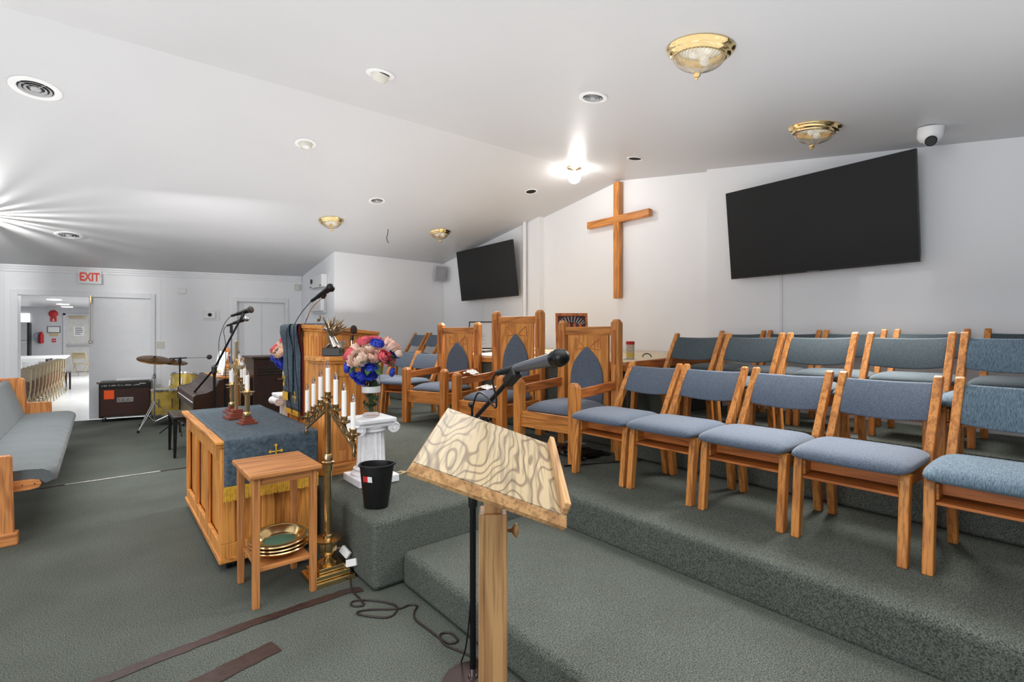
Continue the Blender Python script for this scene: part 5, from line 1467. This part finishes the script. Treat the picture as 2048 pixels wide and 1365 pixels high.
t = hall('wall_picture', 'grey framed notice above a small tan plaque in the hall', 'picture', -1.29, 1.60)
b = MB().box(-.18, .18, -.02, 0, -.12, -.10); b.box(-.18, .18, -.02, 0, .10, .12); b.box(-.18, -.16, -.02, 0, -.1, .1); b.box(.16, .18, -.02, 0, -.1, .1); b.build('frame', plain('dark_grey_frame', (70, 72, 76), .5), t)
MB().box(-.16, .16, -.01, 0, -.10, .10).build('sheet', WHITE, t)
t = hall('tan_plaque', 'small tan plaque under the framed notice in the hall', 'plaque', -1.29, 1.41)
MB().box(-.12, .12, -.015, 0, -.05, .05).build('plate', plain('tan_plate', (200, 178, 130), .5), t)
t = hall('fire_pull_station', 'small red fire pull box on the hall wall', 'alarm', -1.28, 1.20)
MB().box(-.05, .05, -.04, 0, -.065, .065).build('box_body', RED, t, bevel=.005); MB().box(-.03, .03, -.045, -.04, -.01, .01).build('pull_bar', WHITE, t)
t = hall('fire_extinguisher', 'red fire extinguisher with black hose on the hall wall', 'extinguisher', -1.62, 1.32)
MB().lathe([(.065, -.22), (.072, -.2), (.072, .08), (.05, .13), (.02, .15)], 20, T(0, -.09, 0)).build('cylinder', RED, t, smooth=True)
MB().box(-.05, .05, -.12, -.06, .15, .19).build('valve_handle', RED, t); MB().tube(bez([(-.03, -.1, .17), (-.15, -.1, .12), (-.16, -.1, -.05), (-.10, -.11, -.16)], 6), .014, 8).build('hose', plain('pale_blue_hose', (110, 140, 190), .5), t)
wn = struct(MB().box(-2.75, -1.96, HY - .03, HY - .005, 1.86, 2.17).build('window_1', plain('bright_window', (255, 255, 255), .5, 0, 0, emit=2.2)))
MB().box(-2.8, -1.91, HY - .05, HY - .03, 1.81, 1.86).build('window_sill', TRIMW, wn)
t = thing('refrigerator', 'tall grey refrigerator with black side under the hall window', 'refrigerator', (-2.30, 24.55, 0))
MB().box(-.40, .35, -.35, .35, .02, 1.83).build('body', plain('fridge_grey', (150, 150, 148), .4, .3), t, bevel=.01)
MB().box(.35, .40, -.40, .35, .02, 1.83).build('side_panel', BLACK, t)
for z0, z1 in ((.03, 1.2), (1.22, 1.82)): MB().box(-.39, .34, -.39, -.35, z0, z1).build('door', GR1, t, bevel=.008)
t = thing('hall_table', 'long table under white cloth in the hall', 'table', (-1.50, 19.5, 0))
MB().box(-1.2, .75, -2.2, 2.2, .72, .745).build('tabletop', WHITE, t)
b = MB().box(-1.2, .0, -2.2, 2.2, .35, .72); b.build('cloth_skirt', WHITE, t)
for sx in (-1.1, -.1):
    for sy in (-2.0, 2.0): MB().box(sx, sx + .04, sy, sy + .04, 0, .36).build('leg', GR1, t)
CH_B = plain('beige_metal', (176, 160, 128), .4, .3, .1)
CH_S = plain('brown_seat_vinyl', (120, 86, 68), .5)
def folding(label, x, y, rz, opened, group):
    t = thing('folding_chair', label, 'chair', (x, y, 0), (0, 0, rz), group)
    o = .0 if opened else 1.0
    for s in (-1, 1):
        b = MB().tube([(s * .21, -.18 if opened else -.05, .01), (s * .21, .10 if opened else .03, .46), (s * .20, .20 if opened else .05, .80)], .011, 6); b.build('front_leg', CH_B, t)
        b = MB().tube([(s * .19, .26 if opened else .07, .01), (s * .19, .02 if opened else .02, .44)], .010, 6); b.build('rear_leg', CH_B, t)
    b = MB().tube([(-.20, .20 if opened else .05, .80), (.20, .20 if opened else .05, .80)], .011, 6)
    b.box(-.20, .20, .16 if opened else .035, .18 if opened else .05, .60, .80); b.build('backrest', CH_B, t)
    if opened: MB().box(-.19, .19, -.18, .18, .42, .45).build('seat', CH_B, t)
    else:
        MB().box(-.19, .19, -.05, -.02, .20, .56).build('seat', CH_S, t, bevel=.005)
    b = MB().tube([(-.21, -.12 if opened else -.03, .16), (.21, -.12 if opened else -.03, .16)], .008, 6); b.build('stretcher', CH_B, t)
    return t
first = folding('beige metal folding chair folded upright in the hall row', -1.02, 11.7, radians(-62), False, 'folded chairs lined up in the hall')
for k in range(1, 12): dup(first, (-1.02 + .022 * k, 11.7 + .42 * k, 0), radians(-62), 'beige metal folding chair folded upright in the hall row')
folding('open beige folding chair standing by the far hall door', -.46, 22.3, radians(150), True, None)
t = thing('wooden_chair', 'dark wooden chair at the end of the white hall table', 'chair', (-.80, 16.9, 0), (0, 0, radians(80)))
for sx in (-.18, .18):
    for sy in (-.18, .18): MB().box(sx - .018, sx + .018, sy - .018, sy + .018, 0, .80 if sy > 0 else .43).build('leg', BROWNL, t)
MB().box(-.2, .2, -.2, .2, .43, .46).build('seat', BROWNL, t); b = MB().box(-.18, .18, .17, .19, .56, .60); b.box(-.18, .18, .17, .19, .70, .80); b.build('backrest', BROWNL, t)
for i, (x, y) in enumerate(((-1.02, 19.6), (-.95, 22.3), (-.92, 24.2))):
    t = thing('ceiling_panel_light', 'round flush light disc on the hall ceiling, ' + ('first from the doorway', 'middle of three', 'last before the far door')[i], 'ceiling light', (x, y, 2.415), (0, 0, 0), 'hall ceiling lights')
    MB().lathe([(.16, 0), (.16, -.01), (.001, -.012)], 28).build('lens', plain('hall_lens', (255, 255, 255), .5, 0, 0, emit=5), t)
t = thing('door_sensor', 'small black sensor box under the doorway ceiling in the hall', 'sensor', (-.93, 11.4, 2.25))
MB().box(-.05, .05, -.03, .03, -.02, .02).build('body', BLACK, t); MB().bar((0, 0, .02), (0, 0, .17), .02, .02).build('mount', WHITE, t); 

# ---------------------------------------------------------------- unseen slatted shade added beyond the frame edge to cast ceiling streaks
sl = thing('streak_shade', 'small slatted shade added over the pew to cast ceiling streaks', 'ceiling light', (-1.12, 8.45, ceil_z(-1.12, 8.45)), (-math.atan(.15), 0, 0))
rnd = random.Random(12); a = 0
while a < 2 * pi:
    w = rnd.uniform(.10, .32); g = rnd.uniform(.06, .20)
    b = MB()
    for k in range(4):
        a1 = a + w * k / 4; a2 = a + w * (k + 1) / 4
        b.add([(.07 * cos(a1), .07 * sin(a1), -.001), (.07 * cos(a2), .07 * sin(a2), -.001), (.07 * cos(a2), .07 * sin(a2), -.24), (.07 * cos(a1), .07 * sin(a1), -.24)], [(0, 1, 2, 3)])
    b.build('slat', BRASS, sl, solid=.002)
    a += w + g
MB().lathe([(.001, -.24), (.072, -.24)], 24, cap=False).build('bottom_cap', BRASS, sl)

def light(kind, name, loc, energy, size=.1, col=(1, 1, 1), rot=None, sy=None, spread=None):
    l = bpy.data.lights.new(name, kind); l.energy = energy; l.color = col
    if kind == 'AREA':
        l.size = size
        if sy: l.shape = 'RECTANGLE'; l.size_y = sy
        if spread: l.spread = spread
    else: l.shadow_soft_size = size
    o = bpy.data.objects.new(name, l); COL.objects.link(o); o.location = loc
    if rot: o.rotation_euler = rot
    return o
def aim(o, tgt):
    o.rotation_euler = (V(tgt) - o.location).to_track_quat('-Z', 'Y').to_euler()
light('POINT', 'streak_source', (-1.12, 8.45, ceil_z(-1.12, 8.45) - .16), 100, .006, (1, .99, .97))  # point light added inside the slatted shade to throw the streaks
k_ = light('AREA', 'ceiling_fill', (-1.2, 2.2, 1.75), 340, 9.6, (1, .995, .985), sy=12.0); k_.rotation_euler = (pi, 0, 0)  # unseen upward fill, added to brighten the ceiling
k_ = light('AREA', 'added_soft_light', (4.1, 1.2, 2.55), 75, .5, (1, .98, .95), sy=3.4, spread=radians(92)); aim(k_, (2.7, 1.2, .3))  # key light added on the platform side, above the chair rows
k_ = light('AREA', 'added_soft_light', (3.9, 5.2, 2.8), 60, .8, (1, .98, .95), sy=2.2, spread=radians(115)); aim(k_, (2.3, 4.7, .3))  # key light added above the armchairs
k_ = light('AREA', 'added_soft_light', (0.4, 1.0, 2.75), 45, 2.2, (1, .985, .96), sy=4.0, spread=radians(130)); aim(k_, (.1, 1.4, 0))  # overhead fill added for the near carpet
k_ = light('AREA', 'added_soft_light', (-.6, 6.2, 2.75), 60, 2.2, (1, .985, .96), sy=3.0, spread=radians(130)); aim(k_, (-.2, 6.2, 0))  # overhead fill added for the carpet by the pew
k_ = light('AREA', 'side_fill', (-3.6, .6, 1.7), 120, 2.6, (.97, .985, 1)); aim(k_, (3.6, 5.4, 1.8))  # broad fill added from the pew side to brighten the walls
k_ = light('AREA', 'added_soft_light', (.9, 6.6, 2.2), 9, 1.2, (1, .99, .98)); aim(k_, (1.8, 10.3, 1.3))  # weak wash added to brighten the far wall
light('AREA', 'hall_fill', (.8, 14.5, 2.38), 170, 2.0, (1, 1, 1)); light('AREA', 'hall_fill', (.8, 20.5, 2.38), 170, 2.0, (1, 1, 1))  # area lights added out of sight to brighten the hall
w = bpy.data.worlds.new('world'); scene.world = w; w.use_nodes = True
bg = w.node_tree.nodes['Background']; bg.inputs[0].default_value = (.62, .76, 1, 1); bg.inputs[1].default_value = .4
